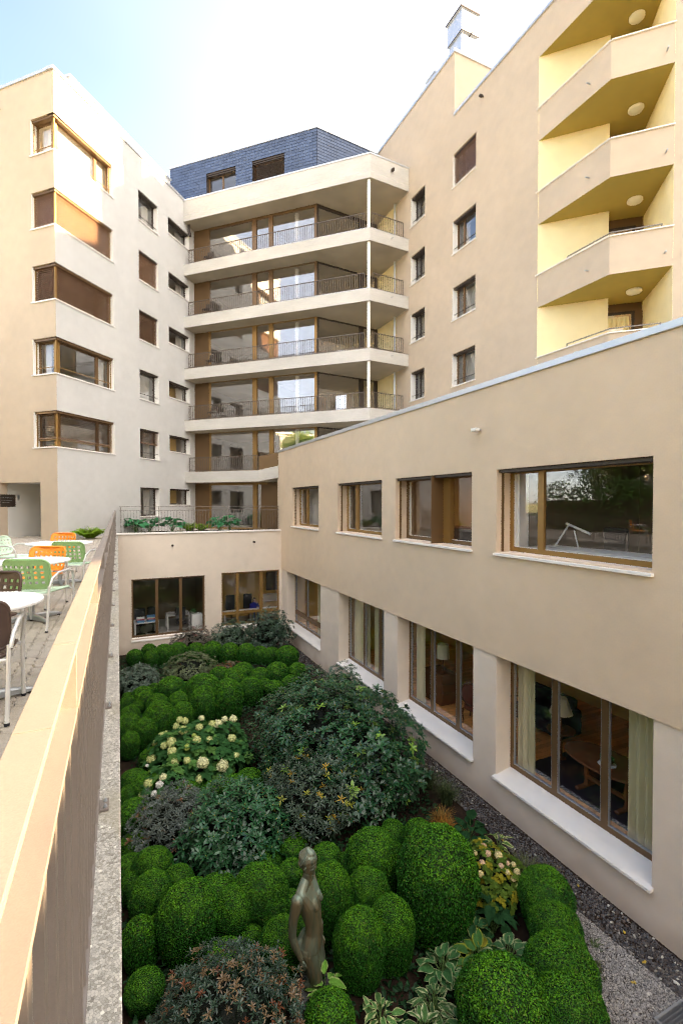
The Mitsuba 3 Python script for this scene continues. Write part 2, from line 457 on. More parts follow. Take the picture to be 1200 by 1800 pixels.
def window(b, fr, u0, u1, z0, z1, dep=0.28, mull=(), transom=None, fm='brown_metal', fw=0.065, sill=0.05, sill_drop=0.0, reveal=(), blind=None, rail=None,
           guides=False, glass=True, head=True, silltop=0.0, under=None, pane_mat='glass'):
    f = MB()
    da, db = -dep - 0.07, -dep
    f.box(u0, u0 + fw, da, db, z0, z1, fr)
    f.box(u1 - fw, u1, da, db, z0, z1, fr)
    f.box(u0 + fw, u1 - fw, da + 0.002, db - 0.002, z0, z0 + fw * 1.15, fr)
    f.box(u0 + fw, u1 - fw, da + 0.002, db - 0.002, z1 - fw, z1, fr)
    for m in mull:
        a, w = m if isinstance(m, tuple) else (m, fw * 1.5)
        f.box(a - w / 2, a + w / 2, da + 0.004, db + 0.004, z0 + fw * 1.1, z1 - fw * 0.9, fr)
    if transom:
        f.box(u0 + fw, u1 - fw, da + 0.006, db + 0.006, transom - fw, transom + fw, fr)
    w = add('window', f, fm, b)
    if glass:
        edges = [u0 + fw * 0.7] + [x for m in mull for x in ((m[0] if isinstance(m, tuple) else m),)] + [u1 - fw * 0.7]
        for a, c in zip(edges[:-1], edges[1:]):
            add('pane', sheet(fr, a, c, z0 + 0.02, z1 - 0.02, -dep - 0.035), pane_mat, w)
    if sill:
        s = MB()
        zf = z0 - sill_drop
        pts = np.array([[u0 - 0.03, sill, zf - 0.045], [u0 - 0.03, sill, zf], [u0 - 0.03, -dep + 0.004, z0 + 0.004], [u0 - 0.03, -dep + 0.004, z0 - 0.03 - sill_drop], ])
        q = pts.copy(); q[:, 0] = u1 + 0.03
        pts2 = np.vstack([pts, q])
        inside = pts2.copy()
        # outside the opening the sill only reaches the wall face
        s.add(fr.tr(inside), [[0, 1, 5, 4], [1, 2, 6, 5], [2, 3, 7, 6], [3, 0, 4, 7], [0, 3, 2, 1], [4, 5, 6, 7]])
        add('sill', s, 'white_sill', w)
    for side in reveal:
        a, c = (u0 + 0.001, u0 + 0.012) if side == 'l' else (u1 - 0.012, u1 - 0.001)
        add('reveal', MB().box(a, c, -dep, -0.003, z0 + 0.002, z1 - 0.002, fr), 'white_paint', w)
    if head:
        add('blind_box', MB().box(u0 + 0.014, u1 - 0.014, -dep + 0.002, -0.06, z1 - 0.07, z1 - 0.004, fr), 'dark_metal', w)
    if blind is not None:
        zb, tilt = blind
        add('blind', slats(fr, u0 + 0.02, u1 - 0.02, zb, z1 - 0.05, -dep * 0.5, tilt=tilt), 'blind_slat', w, kind='stuff')
    if rail:
        r = MB()
        for h in np.atleast_1d(rail):
            r.box(u0 + 0.01, u1 - 0.01, -0.10, -0.075, z0 + h - 0.012, z0 + h + 0.012, fr)
        add('guard_rail', r, 'dark_metal', w)
    if guides:
        r = MB()
        r.box(u0 + 0.002, u0 + 0.03, -dep * 0.48, -dep * 0.36, z0 + 0.004, z1 - 0.072, fr)
        r.box(u1 - 0.03, u1 - 0.002, -dep * 0.48, -dep * 0.36, z0 + 0.004, z1 - 0.072, fr)
        add('blind_guide', r, 'brown_metal', w, kind='stuff')
    return w


def curtain(fr, u0, u1, z0, z1, d, label, m='curtain_cloth', seed=0, group=None, **kw):
    k = add('curtain', drape(fr, u0, u1, z0, z1, d, seed=seed, **kw), m, smooth=True, label=label, category='curtain')
    if group:
        labels[k]['group'] = group
    return k


def holes(outer, hs):
    return outer.difference(unary_union([sbox(a, c, b, d) for a, b, c, d in hs])) if hs else outer


# ================================================================== left building
A, Cc = (-2.13, 21.73), (3.36, 28.03)
L1 = Fr(A, (0.657, 0.754), (0.754, -0.657))
L2 = Fr(A, (-0.7154, 0.6987), (-0.6987, -0.7154))
LB = thing('left_building', 'beige six storey apartment block at the left with corner windows and sunlit upper wall', 'building')
LT = 18.1
head = [16.476 - H * k for k in range(6)]
sil = [15.07 - H * k for k in range(6)]
h1, h2 = [], []
for k in range(5):
    h1.append((-0.5, 3.08, sil[k], head[k]))
    h2.append((-0.5, 1.23, sil[k], head[k]))
for k in range(6):
    h1.append((4.765, 6.21, sil[k], head[k]))
    h1.append((7.05, 8.92, head[k] - 0.85, head[k]))
h2.append((0.9, 3.2, -0.5, 2.28))
add('wall', MB().ext(holes(Polygon([(0.36, -0.3), (9.6, -0.3), (9.6, LT), (0.36, LT)]), h1), -0.34, 0, L1).ext(holes(Polygon([(0, -0.3), (0.361, -0.3), (0.361, LT), (0, LT)]), h1), -0.012, 0.0, L1), 'stucco_grey', LB)
add('wall', MB().ext(holes(Polygon([(0.36, -0.3), (13, -0.3), (13, LT), (0.36, LT)]), h2), -0.34, 0, L2).ext(holes(Polygon([(-0.004, -0.3), (0.361, -0.3), (0.361, LT), (-0.004, LT)]), h2), -0.008, 0.002, L2), 'stucco_sand', LB)
# body behind the walls: floors, roof, inner walls
body = MB()
P_in = [L1.tr([0.2, -0.2, 0])[:2], L1.tr([9.4, -0.2, 0])[:2], L1.tr([10.5, -7, 0])[:2], L2.tr([12.8, -8, 0])[:2], L2.tr([12.8, -0.2, 0])[:2]]
pin = Polygon(P_in)
floors = MB()
for k in range(6):
    floors.extz(pin.buffer(-0.16), head[k] + 0.18, head[k] + 0.42)
add('floor_slab', floors, 'white_plaster', LB)
add('roof', MB().extz(pin, LT - 0.45, LT - 0.2), 'grey_plaster', LB)
inn = MB()
inn.box(0.5, 9.4, -5.2, -5.0, 2.4, LT - 0.5, L1)
inn.box(4.1, 4.2, -5.0, -0.36, 2.4, LT - 0.5, L1)
inn.box(6.6, 6.7, -5.0, -0.36, 0.0, LT - 0.5, L1)
inn.box(9.2, 9.35, -5.0, -0.36, 0.0, LT - 0.5, L1)
inn.box(4.1, 9.4, -3.2, -3.1, 0.0, 2.4, L1)
add('inner_wall', inn, 'grey_plaster', LB)
cop = MB().box(-0.06, 9.5, -0.30, 0.05, LT, LT + 0.12, L1)
cop.box(0.03, 13, -0.31, 0.05, LT, LT + 0.119, L2)
add('coping', cop, 'zinc', LB)
add('attic_wall', MB().box(1.52, 8.3, -2.6, -0.75, LT - 0.2, 19.25, L1), 'stucco_grey', LB)
add('attic_coping', MB().box(1.48, 8.35, -2.65, -0.70, 19.25, 19.36, L1), 'zinc', LB)
add('vent_pipe', MB().tube([L2.tr([1.3, -0.6, 17.9]), L2.tr([1.3, -0.6, 18.45]), L2.tr([1.25, -0.55, 18.52]), L2.tr([1.15, -0.5, 18.5])], 0.05, 8), 'zinc', LB)
add('wall_lamp', MB().box(2.86, 2.96, 0.0, 0.16, 17.3, 17.38, L2, ch=0.01), 'dark_metal', LB)
for k in range(5):
    # corner window: two glazed sides meeting in a post
    z0, z1 = sil[k], head[k]
    f = MB()
    d0 = -0.26
    f.box(0.24, 3.08, d0 - 0.07, d0, z0, z0 + 0.075, L1)
    f.box(0.24, 3.08, d0 - 0.07, d0, z1 - 0.13, z1, L1)
    f.box(3.0, 3.08, d0 - 0.068, d0 - 0.002, z0 + 0.07, z1 - 0.1, L1)
    f.box(2.28, 2.42, d0 - 0.068, d0 + 0.004, z0 + 0.07, z1 - 0.1, L1)
    f.box(0.30, 1.23, d0 - 0.07, d0, z0 + .001, z0 + 0.076, L2)
    f.box(0.30, 1.23, d0 - 0.07, d0, z1 - 0.131, z1 - .001, L2)
    f.box(1.15, 1.23, d0 - 0.068, d0 - 0.002, z0 + 0.07, z1 - 0.1, L2)
    w = add('window', f, 'brown_metal', LB)
    cpt = MB()
    cpt.box(0.22, 0.42, d0 - 0.075, d0 + 0.012, z0 + 0.02, z1 - 0.02, L1)
    cpt.box(0.24, 0.42, d0 - 0.075, d0 + 0.012, z0 + 0.021, z1 - 0.021, L2)
    add('corner_post', cpt, 'gold_metal', w)
    add('pane', sheet(L1, 0.42, 2.3, z0 + 0.05, z1 - 0.05, d0 - 0.035), 'glass', w)
    add('pane', sheet(L1, 2.38, 3.02, z0 + 0.05, z1 - 0.05, d0 - 0.035), 'glass', w)
    add('pane', sheet(L2, 0.42, 1.17, z0 + 0.05, z1 - 0.05, d0 - 0.035), 'glass', w)
    s = MB().extz(Polygon([tuple(L1.tr([-0.0, 0.0, 0])[:2])] + [tuple(q) for q in [L1.tr([-0.05, 0.045, 0])[:2], L1.tr([3.11, 0.045, 0])[:2], L1.tr([3.11, d0, 0])[:2], L1.tr([0.26, d0, 0])[:2], L2.tr([1.26, d0, 0])[:2], L2.tr([1.26, 0.045, 0])[:2], L2.tr([0.05, 0.045, 0])[:2]]]).convex_hull.intersection(
        unary_union([Polygon([L1.tr([u, d, 0])[:2] for u, d in ((-0.06, 0.045), (3.11, 0.045), (3.11, d0), (-0.06, d0))]), Polygon([L2.tr([u, d, 0])[:2] for u, d in ((-0.06, 0.045), (1.26, 0.045), (1.26, d0), (-0.06, d0))])])), z0 - 0.045, z0 + 0.003)
    add('sill', s, 'white_sill', w)
    add('reveal', MB().box(3.066, 3.079, d0, -0.003, z0 + 0.004, z1 - 0.004, L1), 'white_paint', w)
    add('reveal', MB().box(1.216, 1.229, d0, -0.003, z0 + 0.004, z1 - 0.004, L2), 'white_paint', w)
    gd = MB()
    for fr_, us in ((L1, (0.12, 3.0)), (L2, (0.12, 1.19))):
        for u_ in us:
            gd.box(u_ - 0.014, u_ + 0.014, -0.15, -0.115, z0 + 0.006, z1 - 0.01, fr_)
    add('blind_guide', gd, 'gold_metal', w, kind='stuff')
    bb = MB().box(0.06, 3.06, d0 + 0.004, -0.06, z1 - 0.09, z1 - 0.004, L1)
    bb.box(0.06, 1.21, d0 + 0.004, -0.06, z1 - 0.091, z1 - 0.005, L2)
    add('blind_box', bb, 'brown_metal', w)
    if k in (0, 3, 4):
        r = MB().box(0.12, 3.03, -0.145, -0.12, z0 + 0.27, z0 + 0.295, L1)
        r.box(0.12, 1.2, -0.145, -0.12, z0 + 0.271, z0 + 0.296, L2)
        add('guard_rail', r, 'gold_metal', w)
    if k in (1, 2, 4):
        zb = z0 + (0.33 if k == 4 else 0.01)
        tl = {1: 68, 2: 52, 4: 14}[k]
        add('blind', slats(L1, 0.16, 2.97, zb, z1 - 0.08, -0.135, tilt=tl), 'blind_slat', w, kind='stuff')
        add('blind', slats(L2, 0.16, 1.17, zb, z1 - 0.08, -0.136, tilt=tl), 'blind_slat', w, kind='stuff')
ORD = ['top', 'fifth', 'fourth', 'third', 'second', 'ground']
for k in range(6):
    bl = {1: (sil[1] + 0.01, 68), 2: (sil[2] + 0.01, 50), 4: (sil[4] + 0.72, 20)}.get(k)
    window(LB, L1, 4.765, 6.21, sil[k], head[k], dep=0.26, reveal=('r',), blind=bl, rail=0.27 if k in (0, 3, 4) else None, fm='dark_metal', silltop=0.0)
    window(LB, L1, 7.05, 8.92, head[k] - 0.85, head[k], dep=0.26, reveal=('r',), fm='dark_metal', mull=((7.42, 0.05),))
for k in (0, 3, 4, 5):
    curtain(L1, 5.6 if k != 3 else 4.95, 6.1, sil[k] + 0.03, head[k] - 0.05, -0.55, f'pale curtain behind the upright window of the {ORD[k]} floor in the left building', seed=k)
for k in range(4):
    curtain(L1, 8.3, 8.85, head[k] - 0.82, head[k] - 0.05, -0.5, f'pale curtain at the right end of the {ORD[k]} floor strip window beside the balconies', seed=10 + k)
yel = MB()
for k in (3, 4, 5):
    yel.box(7.3, 8.9, -0.95, -0.9, head[k] - 0.86, head[k], L1)
add('inner_panel', yel, 'yellow_plaster', LB)
curtain(L2, 0.62, 1.12, sil[0] + 0.04, head[0] - 0.08, -0.5, 'pale curtain in the top corner window of the left building, on the shaded side', seed=21)
curtain(L2, 0.8, 1.15, sil[3] + 0.04, head[3] - 0.08, -0.5, 'pale curtain in the third floor corner window, narrow side', seed=22)
curtain(L1, 2.5, 3.0, sil[3] + 0.04, head[3] - 0.08, -0.5, 'pale blue curtain in the third floor corner window, wide side', seed=23)
curtain(L1, 0.6, 2.9, sil[4] + 0.04, head[4] - 0.4, -0.55, 'net curtain behind the half lowered blind of the lowest corner window', seed=24)
curtain(L1, 0.48, 2.26, sil[0] + 0.05, head[0] - 0.14, -0.42, 'white sunlit net curtain across the top corner window of the left building', seed=25)
curtain(L1, 2.42, 2.98, sil[0] + 0.05, head[0] - 0.14, -0.43, 'white net curtain at the far end of the top corner window, left building', seed=26)
# passage: opening with a plastered side wall that carries the plaque
pas = MB()
pas.extz(Polygon([L2.tr([u, d, 0])[:2] for u, d in ((0.5, -0.34), (3.6, -0.34), (3.6, -2.9), (0.5, -2.9))]), 2.29, 2.45)
pas.box(3.205, 3.4, -2.9, -0.345, -0.2, 2.289, L2)
pas.box(0.62, 0.88, -2.9, -0.345, -0.2, 2.289, L2)
pas.box(0.62, 3.4, -3.05, -2.9, -0.2, 2.289, L2)
add('passage', pas, 'white_plaster', LB)
add('ceiling_lamp', MB().box(1.5, 2.4, -1.55, -1.42, 2.23, 2.285, L2, ch=0.01), 'white_plastic', LB)
SP = Fr(L2.tr([3.2, 0, 0])[:2], (0.6987, 0.7154), (0.7154, -0.6987))
pl = thing('plaque', 'dark engraved plaque on the pale passage wall of the left building', 'plaque')
add('plate', MB().box(0.02, 0.67, 0.004, 0.02, 1.29, 1.81, SP, ch=0.004), 'dark_metal', pl)
ln = MB()
for i, (a, b) in enumerate(((0.08, 0.6), (0.08, 0.5), (0.08, 0.4))):
    ln.box(a, b, 0.0205, 0.022, 1.66 - i * 0.1, 1.672 - i * 0.1, SP)
add('engraving', ln, 'galvanised', pl, kind='stuff')
it = thing('intercom', 'small grey intercom and white switch beside the dark passage plaque', 'intercom')
add('panel', MB().box(0.75, 0.84, 0.004, 0.03, 1.6, 1.8, SP, ch=0.005), 'galvanised', it)
add('switch', MB().box(0.76, 0.85, 0.004, 0.025, 1.47, 1.54, SP, ch=0.004), 'white_plastic', it)
# ================================================================== balcony building in the middle
CB = thing('balcony_building', 'central apartment block with curved bands of pale concrete balconies and slate clad attic', 'building')
M1, M2, M3 = np.array((3.38, 28.08)), np.array((10.99, 20.54)), np.array((13.24, 20.68))
eM = (M2 - M1) / np.hypot(*(M2 - M1))
nM = np.array([eM[1], -eM[0]])
FM = Fr(M1, eM, nM if nM[1] < 0 else -nM)
e3 = (M3 - M2) / np.hypot(*(M3 - M2))
F3 = Fr(M2, e3, (e3[1], -e3[0]))
G0 = np.array((4.05, 28.83))
FG = Fr(G0, (0.711, -0.703), (-0.703, -0.711))
KK = FG.tr([7.6, 0, 0])[:2]
PT = np.array((13.245, 23.86))
FR = Fr(KK, PT - KK, ((PT - KK)[1], -(PT - KK)[0]))
back = [(13.24, 27.5), (10.5, 31.5), (6.3, 32.5)]
slab_poly = Polygon([tuple(M1), tuple(M2), tuple(M3)] + [tuple(PT)] + back + [(4.02, 28.86)])
stop = [14.582 - H * k for k in range(5)]
sbot = [13.995 - H * k for k in range(5)]
NAMES = ['top', 'fourth', 'third', 'second', 'first']


def jut(b, fr, u, z, L=0.16, r=0.022):
    b.tube([fr.tr([u, -0.02, z]), fr.tr([u, L, z - 0.01])], r, 8)
    return b


for k in range(5):
    m = MB()
    if k < 4:
        m.extz(slab_poly, sbot[k], stop[k])
    else:
        cut = slab_poly.intersection(Polygon([tuple(M1 - 1), tuple(FM.tr([4.63, 0.5, 0])[:2]), tuple(FM.tr([4.63, -0.0, 0])[:2]), (8.2, 24.9), (14, 26), (14, 34), (0, 34)]))
        m.extz(cut, sbot[k], stop[k])
    add('balcony_slab', m, 'concrete', CB)
    add('soffit', MB().extz((slab_poly if k < 4 else cut).buffer(-0.04), sbot[k] - 0.006, sbot[k] + 0.01), 'shaded_concrete', CB)  # thin added sheet under the slab, coloured dark for underside shade
# ramped end of the lowest fascia, towards the wing
p0, p1 = FM.tr([4.63, 0, 0])[:2], np.array((7.58, 24.22))
q0, q1 = p0 + np.array((0.25, 0.28)), p1 + np.array((0.25, 0.45))
v = [[*p0, 2.60], [*p1, 2.77], [*q1, 2.77], [*q0, 2.60], [*p0, 3.172], [*p1, 3.40], [*q1, 3.40], [*q0, 3.172]]
add('fascia', MB().add(v, [[0, 1, 5, 4], [1, 2, 6, 5], [2, 3, 7, 6], [3, 0, 4, 7], [4, 5, 6, 7], [3, 2, 1, 0]]), 'concrete', CB)
v = [[*(p0 + (.05, .07)), 3.17], [*(p1 + (.03, .07)), 3.40], [*(p1 + (.05, .1)), 3.40], [*(p0 + (.07, .1)), 3.17], [*(p0 + (.05, .07)), 3.9], [*(p1 + (.03, .07)), 4.1], [*(p1 + (.05, .1)), 4.1], [*(p0 + (.07, .1)), 3.9]]
add('parapet_panel', MB().add(v, [[0, 1, 5, 4], [1, 2, 6, 5], [2, 3, 7, 6], [3, 0, 4, 7], [4, 5, 6, 7], [3, 2, 1, 0]]), 'brown_metal', CB)
# thin metal strips on the slab edges
for k in range(4):
    s = MB().box(0.0, 10.69, -0.30, 0.012, stop[k], stop[k] + 0.02, FM)
    s.box(0.02, 2.26, -0.30, 0.012, stop[k], stop[k] + 0.0195, F3)
    add('edge_strip', s, 'zinc' if k < 2 else 'rail_paint', CB)
# roof parapet
m = MB().extz(slab_poly, 16.95, 17.25)
m.box(-0.0, 10.712, -0.25, 0, 17.24, 18.05, FM)
m.box(0.0, 2.255, -0.25, 0.001, 17.24, 18.049, F3)
add('roof_parapet', m, 'concrete', CB)
add('soffit', MB().extz(slab_poly.buffer(-0.04), 16.944, 16.96), 'shaded_concrete', CB)
m = MB().box(-0.02, 10.73, -0.29, 0.03, 18.05, 18.12, FM)
m.box(0.01, 2.255, -0.29, 0.03, 18.05, 18.119, F3)
add('parapet_coping', m, 'zinc', CB)


def seam_lines(p, n, uv):
    return mi.Color3f(0.3, 0.28, 0.25)


# railings: rail, end posts, bars
def railing(fr, u0, u1, z0, z1, d, parent, step=0.125, r=0.011):
    t = MB().box(u0, u1, d - 0.02, d + 0.02, z1 - 0.03, z1, fr)
    t.box(u0, u0 + 0.03, d - 0.016, d + 0.016, z0, z1 - 0.03, fr)
    t.box(u1 - 0.03, u1, d - 0.016, d + 0.016, z0, z1 - 0.03, fr)
    t.box(u0 + 0.03, u1 - 0.03, d - 0.015, d + 0.015, z0 + 0.05, z0 + 0.07, fr)
    k = add('railing', t, 'bar_paint', parent)
    n = int((u1 - u0) / step)
    b = MB()
    for i in range(1, n):
        u = u0 + (u1 - u0) * i / n
        b.box(u - r, u + r, d - 0.012, d + 0.012, z0 + 0.02, z1 - 0.03, fr)
    add('baluster', b, 'bar_paint', k, kind='stuff')
    return k


for k in range(5):
    zt = stop[k] + 0.80
    if k < 4:
        railing(FM, 0.25, 10.42, stop[k] + 0.02, zt, -0.09, CB)
        railing(F3, 0.16, 1.99, stop[k] + 0.02, zt, -0.09, CB)
    else:
        railing(FM, 0.25, 4.55, stop[k] + 0.02, zt, -0.09, CB)
    c = FM.tr([10.60, -0.17, 0])
    if k < 4:
        add('column', MB().lathe([(0.082, stop[k]), (0.082, (16.95 if k == 0 else sbot[k - 1]))], (c[0], c[1], 0), 16), 'white_paint', CB, smooth=40)
        add('downpipe', MB().lathe([(0.055, stop[k]), (0.055, (16.95 if k == 0 else sbot[k - 1]))], (13.14, 21.85, 0), 12), 'zinc', CB, smooth=40)
        if k >= 0:
            add('water_spout', jut(MB(), F3, 1.21, stop[k] - 0.22), 'galvanised', CB, smooth=40)
add('floodlight', MB().box(1.16, 1.28, 0.03, 0.2, 17.56, 17.68, F3, ch=0.012).box(1.2, 1.24, -0.01, 0.05, 17.6, 17.64, F3), 'dark_metal', CB)
add('camera', MB().tube([L1.tr([8.75, 0.12, 16.95]), L1.tr([8.75, 0.12, 16.6])], 0.05, 8).tube([L1.tr([8.75, 0.12, 16.62]), L1.tr([8.75, 0.2, 16.3])], 0.075, 8), 'dark_metal', CB)
# glazed front: panel, panes, posts
gf = {'fixed': [(1.0, 3.80), (5.05, 7.46)], 'door': [(4.07, 4.80)]}
rooms = MB()
for k in range(6):
    z1 = 16.93 - H * k if k < 5 else 2.58
    z0 = (stop[k] + 0.0 if k < 5 else 0.0)
    w = thing_part = number(CB + '__glazed_front')
    fm_ = 'gold_metal' if k >= 2 else 'brown_metal'
    f = MB()
    for a, b in ((0.98, 1.05), (3.78, 4.04), (4.80, 5.04), (7.46, 7.60)):
        f.box(a, b, -0.10, 0.02, z0, z1, FG)
    f.box(0.98, 7.60, -0.09, 0.01, z1 - 0.12, z1 - 0.001, FG)
    f.box(0.98, 7.60, -0.09, 0.01, z0 + 0.001, z0 + 0.09, FG)
    scene[w] = mikit.ply(f.get(), fm_)
    add('side_panel', MB().box(-0.1, 0.98, -0.12, 0.0, z0, z1, FG), 'brown_metal', w)
    for a, b in gf['fixed'] + gf['door']:
        add('pane', sheet(FG, a + 0.01, b, z0 + 0.08, z1 - 0.11, -0.04), 'coated_glass', w)
    if k < 5 or True:
        f = MB()
        for a, b in ((0.0, 0.1), (2.62, 2.88), (3.62, 3.80)):
            f.box(a, b, -0.10, 0.02, z0 + .002, z1 - .002, FR)
        f.box(0.0, 3.8, -0.09, 0.01, z1 - 0.14, z1 - 0.002, FR)
        f.box(0.0, 3.8, -0.09, 0.01, z0 + 0.002, z0 + 0.09, FR)
        add('door_frame', f, 'dark_metal', w)
        add('pane', sheet(FR, 0.1, 2.64, z0 + 0.08, z1 - 0.13, -0.04), 'coated_glass', w)
        add('door', sheet(FR, 2.86, 3.64, z0 + 0.08, z1 - 0.13, -0.04), 'coated_glass', w)
# ground floor: brown return wall with a glazed door beside the wing
m = MB()
FD = Fr((7.0, 26.0), (0.62, -0.78), (-0.78, -0.62))
m.box(0.0, 2.6, -0.12, 0.0, 0.0, 2.58, FD)
add('side_panel', m, 'brown_metal', CB)
# rooms behind the glass
rm = MB()
FB = Fr(FG.tr([-0.5, -4.6, 0])[:2], (0.711, -0.703), (-0.703, -0.711))
for k in range(6):
    z0, z1 = (stop[k] if k < 5 else 0.0), (16.95 if k == 0 else (sbot[k - 1] if k else 0))
    rm.box(-1, 7.4, -0.1, 0, z0, z1, FB)
    rm.box(-0.12, -0.02, -4.6, -0.13, z0, z1, FG)
    rm.box(4.4, 4.5, -4.6, -0.9 if k % 2 else -1.6, z0, z1, FG)
    rm.box(2.5, 4.4, -3.1, -3.0, z0, z1 - 0.7, FG)
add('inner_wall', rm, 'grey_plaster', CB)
dk = MB()
for k in range(6):
    z0 = stop[k] if k < 5 else 0.0
    dk.box(3.2, 4.1, -2.998, -2.94, z0, z0 + 2.0, FG)
    dk.box(5.4, 6.3, -4.58, -4.5, z0, z0 + 2.0, FG)
add('inner_door', dk, 'mid_wood', CB)
for k in range(6):
    z0, z1 = (stop[k] if k < 5 else 0.0), (16.93 - H * k if k < 5 else 2.58)
    c = MB()
    for u in (3.62, 6.25):
        q = FG.tr([u, -0.45, 0])
        c.lathe([(0.10, z0), (0.10, z1)], (q[0], q[1], 0), 14)
    add('inner_column', c, 'white_paint', CB, smooth=40)
# attic: walls clad in slates
z0s, z1s = 17.25, 20.8
S1 = Fr(FG.tr([-1.6, 0, 0])[:2], (0.711, -0.703), (-0.703, -0.711))
s1w = [(2.48, 4.37, 18.2, 19.9), (5.43, 7.34, 18.2, 19.9)]
add('attic_wall', MB().ext(holes(Polygon([(0, z0s), (9.2, z0s), (9.2, z1s), (0, z1s)]), s1w), -0.3, -0.02, S1), 'dark_metal', CB)
s2w = [(1.55, 2.1, 18.3, 19.35)]
add('attic_wall', MB().ext(holes(Polygon([(0.0, z0s), (3.78, z0s), (3.78, z1s), (0.0, z1s)]), s2w), -0.3, -0.02, FR), 'dark_metal', CB)
add('attic_roof', MB().extz(Polygon([S1.tr([0, -0.1, 0])[:2], KK + (0.05, 0.14), (13.2, 24.0), (13.2, 30), (6, 34)]), 20.7, 20.82), 'grey_plaster', CB)
m = MB().box(-0.05, 9.25, -0.3, 0.06, 20.8, 20.95, S1)
m.box(-0.02, 3.78, -0.3, 0.06, 20.8, 20.949, FR)
add('attic_coping', m, 'zinc', CB)


def slate_col(seed):
    def f(p, n, uv):
        k = fbm(p.x * 3.1 + seed, p.y * 3.1, p.z * 5, 3)
        c = mikit.cell_rand(dr.floor((p.x * 0.711 - p.y * 0.703) / 0.36 + 100), dr.floor(p.z / 0.155), seed)
        return mi.Color3f(0.060, 0.085, 0.150) * (0.70 + 0.35 * k + 0.35 * c)
    return mikit.proc(f)


mat('slate', slate_col(1), 0.45, 0.45, bump=lambda p, n, uv: fbm(p.x * 22, p.y * 22, p.z * 40, 2), bscale=0.0035)
SW, SH = 0.40, 0.158


def slate_mesh(w, h):
    b = MB()
    v = [[0.006, 0.004, 0], [w - 0.006, 0.004, 0], [w - 0.006, 0.004, h + 0.03], [0.006, 0.004, h + 0.03],
         [0.006, 0.030, 0.002], [w - 0.006, 0.030, 0.002], [w - 0.006, 0.010, h + 0.03], [0.006, 0.010, h + 0.03]]
    return b.add(v, [[0, 1, 2, 3], [7, 6, 5, 4], [0, 4, 5, 1], [1, 5, 6, 2], [2, 6, 7, 3], [3, 7, 4, 0]]).get()


def frame_T(fr, u, d, z, roll=0.0):
    M = np.eye(4)
    M[:2, 0], M[:2, 1], M[:3, 2] = fr.e, fr.n, (0, 0, 1)
    M[:3, 3] = fr.tr([u, d, z])
    return T(M) @ T().rotate([1, 0, 0], roll)


sv, sf = slate_mesh(SW, SH)
slate_shape = mikit.ply((sv, sf), 'slate')
rest = MB()
nsl, cand = 0, []
rs = np.random.default_rng(11)
for fr, W, wins, first in ((S1, 9.2, s1w, 1), (FR, 3.78, s2w, 0)):
    row, z = 0, 20.78 - SH
    while z > 17.3:
        u = -SW * (0.5 if row % 2 else 0.0)
        while u < W:
            a, b = max(u, 0.0), min(u + SW, W)
            segs = [(a, b)]
            for w0, w1, y0, y1 in wins:
                if z + SH > y0 + 0.02 and z < y1 - 0.02:
                    segs = [s for q in segs for s in ((q[0], min(q[1], w0)), (max(q[0], w1), q[1])) if s[1] - s[0] > 0.03]
            for a_, b_ in segs:
                full = abs(b_ - a_ - SW) < 1e-6
                vis = z > 18.25 and full and (first and u > 0.8)
                if vis and nsl < 290:
                    put('slate', slate_shape, CB + '__attic_wall' + ('' if first else '_001'), frame_T(fr, a_, 0, z, rs.normal(0, 0.8)))
                    nsl += 1
                elif b_ - a_ > 0.03:
                    q = np.array(slate_mesh(b_ - a_, SH)[0])
                    q[:, 1] += rs.uniform(-0.003, 0.004) * (q[:, 2] < 0.01)
                    rest.add(fr.tr(q + [a_, 0, z]), sf)
            u += SW
        z -= SH
        row += 1
add('slating', rest, 'slate', CB + '__attic_wall_001', kind='stuff')
window(CB, S1, *s1w[0], dep=0.22, fm='brown_metal', mull=((3.42, 0.09),), sill=0.02)
window(CB, S1, *s1w[1], dep=0.22, fm='brown_metal', blind=(18.25, 30), sill=0.02)
window(CB, FR, *s2w[0], dep=0.22, fm='gold_metal', sill=0.02)
add('inner_wall', MB().box(0.4, 9, -3.4, -3.3, 17.25, 20.7, S1).box(0.4, 9, -3.3, -0.3, 17.25, 17.35, S1).box(0.3, 0.4, -3.3, -0.3, 17.3, 20.7, S1), 'grey_plaster', CB)
# things seen standing on the balconies
def folding_chair(name, fr, u, d, z, label, rot=0.0):
    t = thing(name, label, 'chair')
    m = MB()
    for s in (-0.2, 0.2):
        m.tube([fr.tr([u + s, d + 0.18, z]), fr.tr([u + s, d - 0.14, z + 0.46]), fr.tr([u + s, d - 0.22, z + 0.86])], 0.013, 6)
        m.tube([fr.tr([u + s, d - 0.22, z]), fr.tr([u + s, d + 0.2, z + 0.45])], 0.012, 6)
    add('frame', m, 'dark_metal', t)
    add('seat', MB().box(u - 0.2, u + 0.2, d - 0.16, d + 0.22, z + 0.435, z + 0.455, fr), 'dark_metal', t)
    add('backrest', MB().box(u - 0.2, u + 0.2, d - 0.22, d - 0.19, z + 0.6, z + 0.85, fr), 'dark_metal', t)


for k, u in ((0, 1.3), (1, 1.2), (2, 1.4), (3, 1.5)):
    folding_chair('balcony_chair', FG, u, 0.45, stop[k], f'dark folding chair at the left end of the {NAMES[k]} balcony')
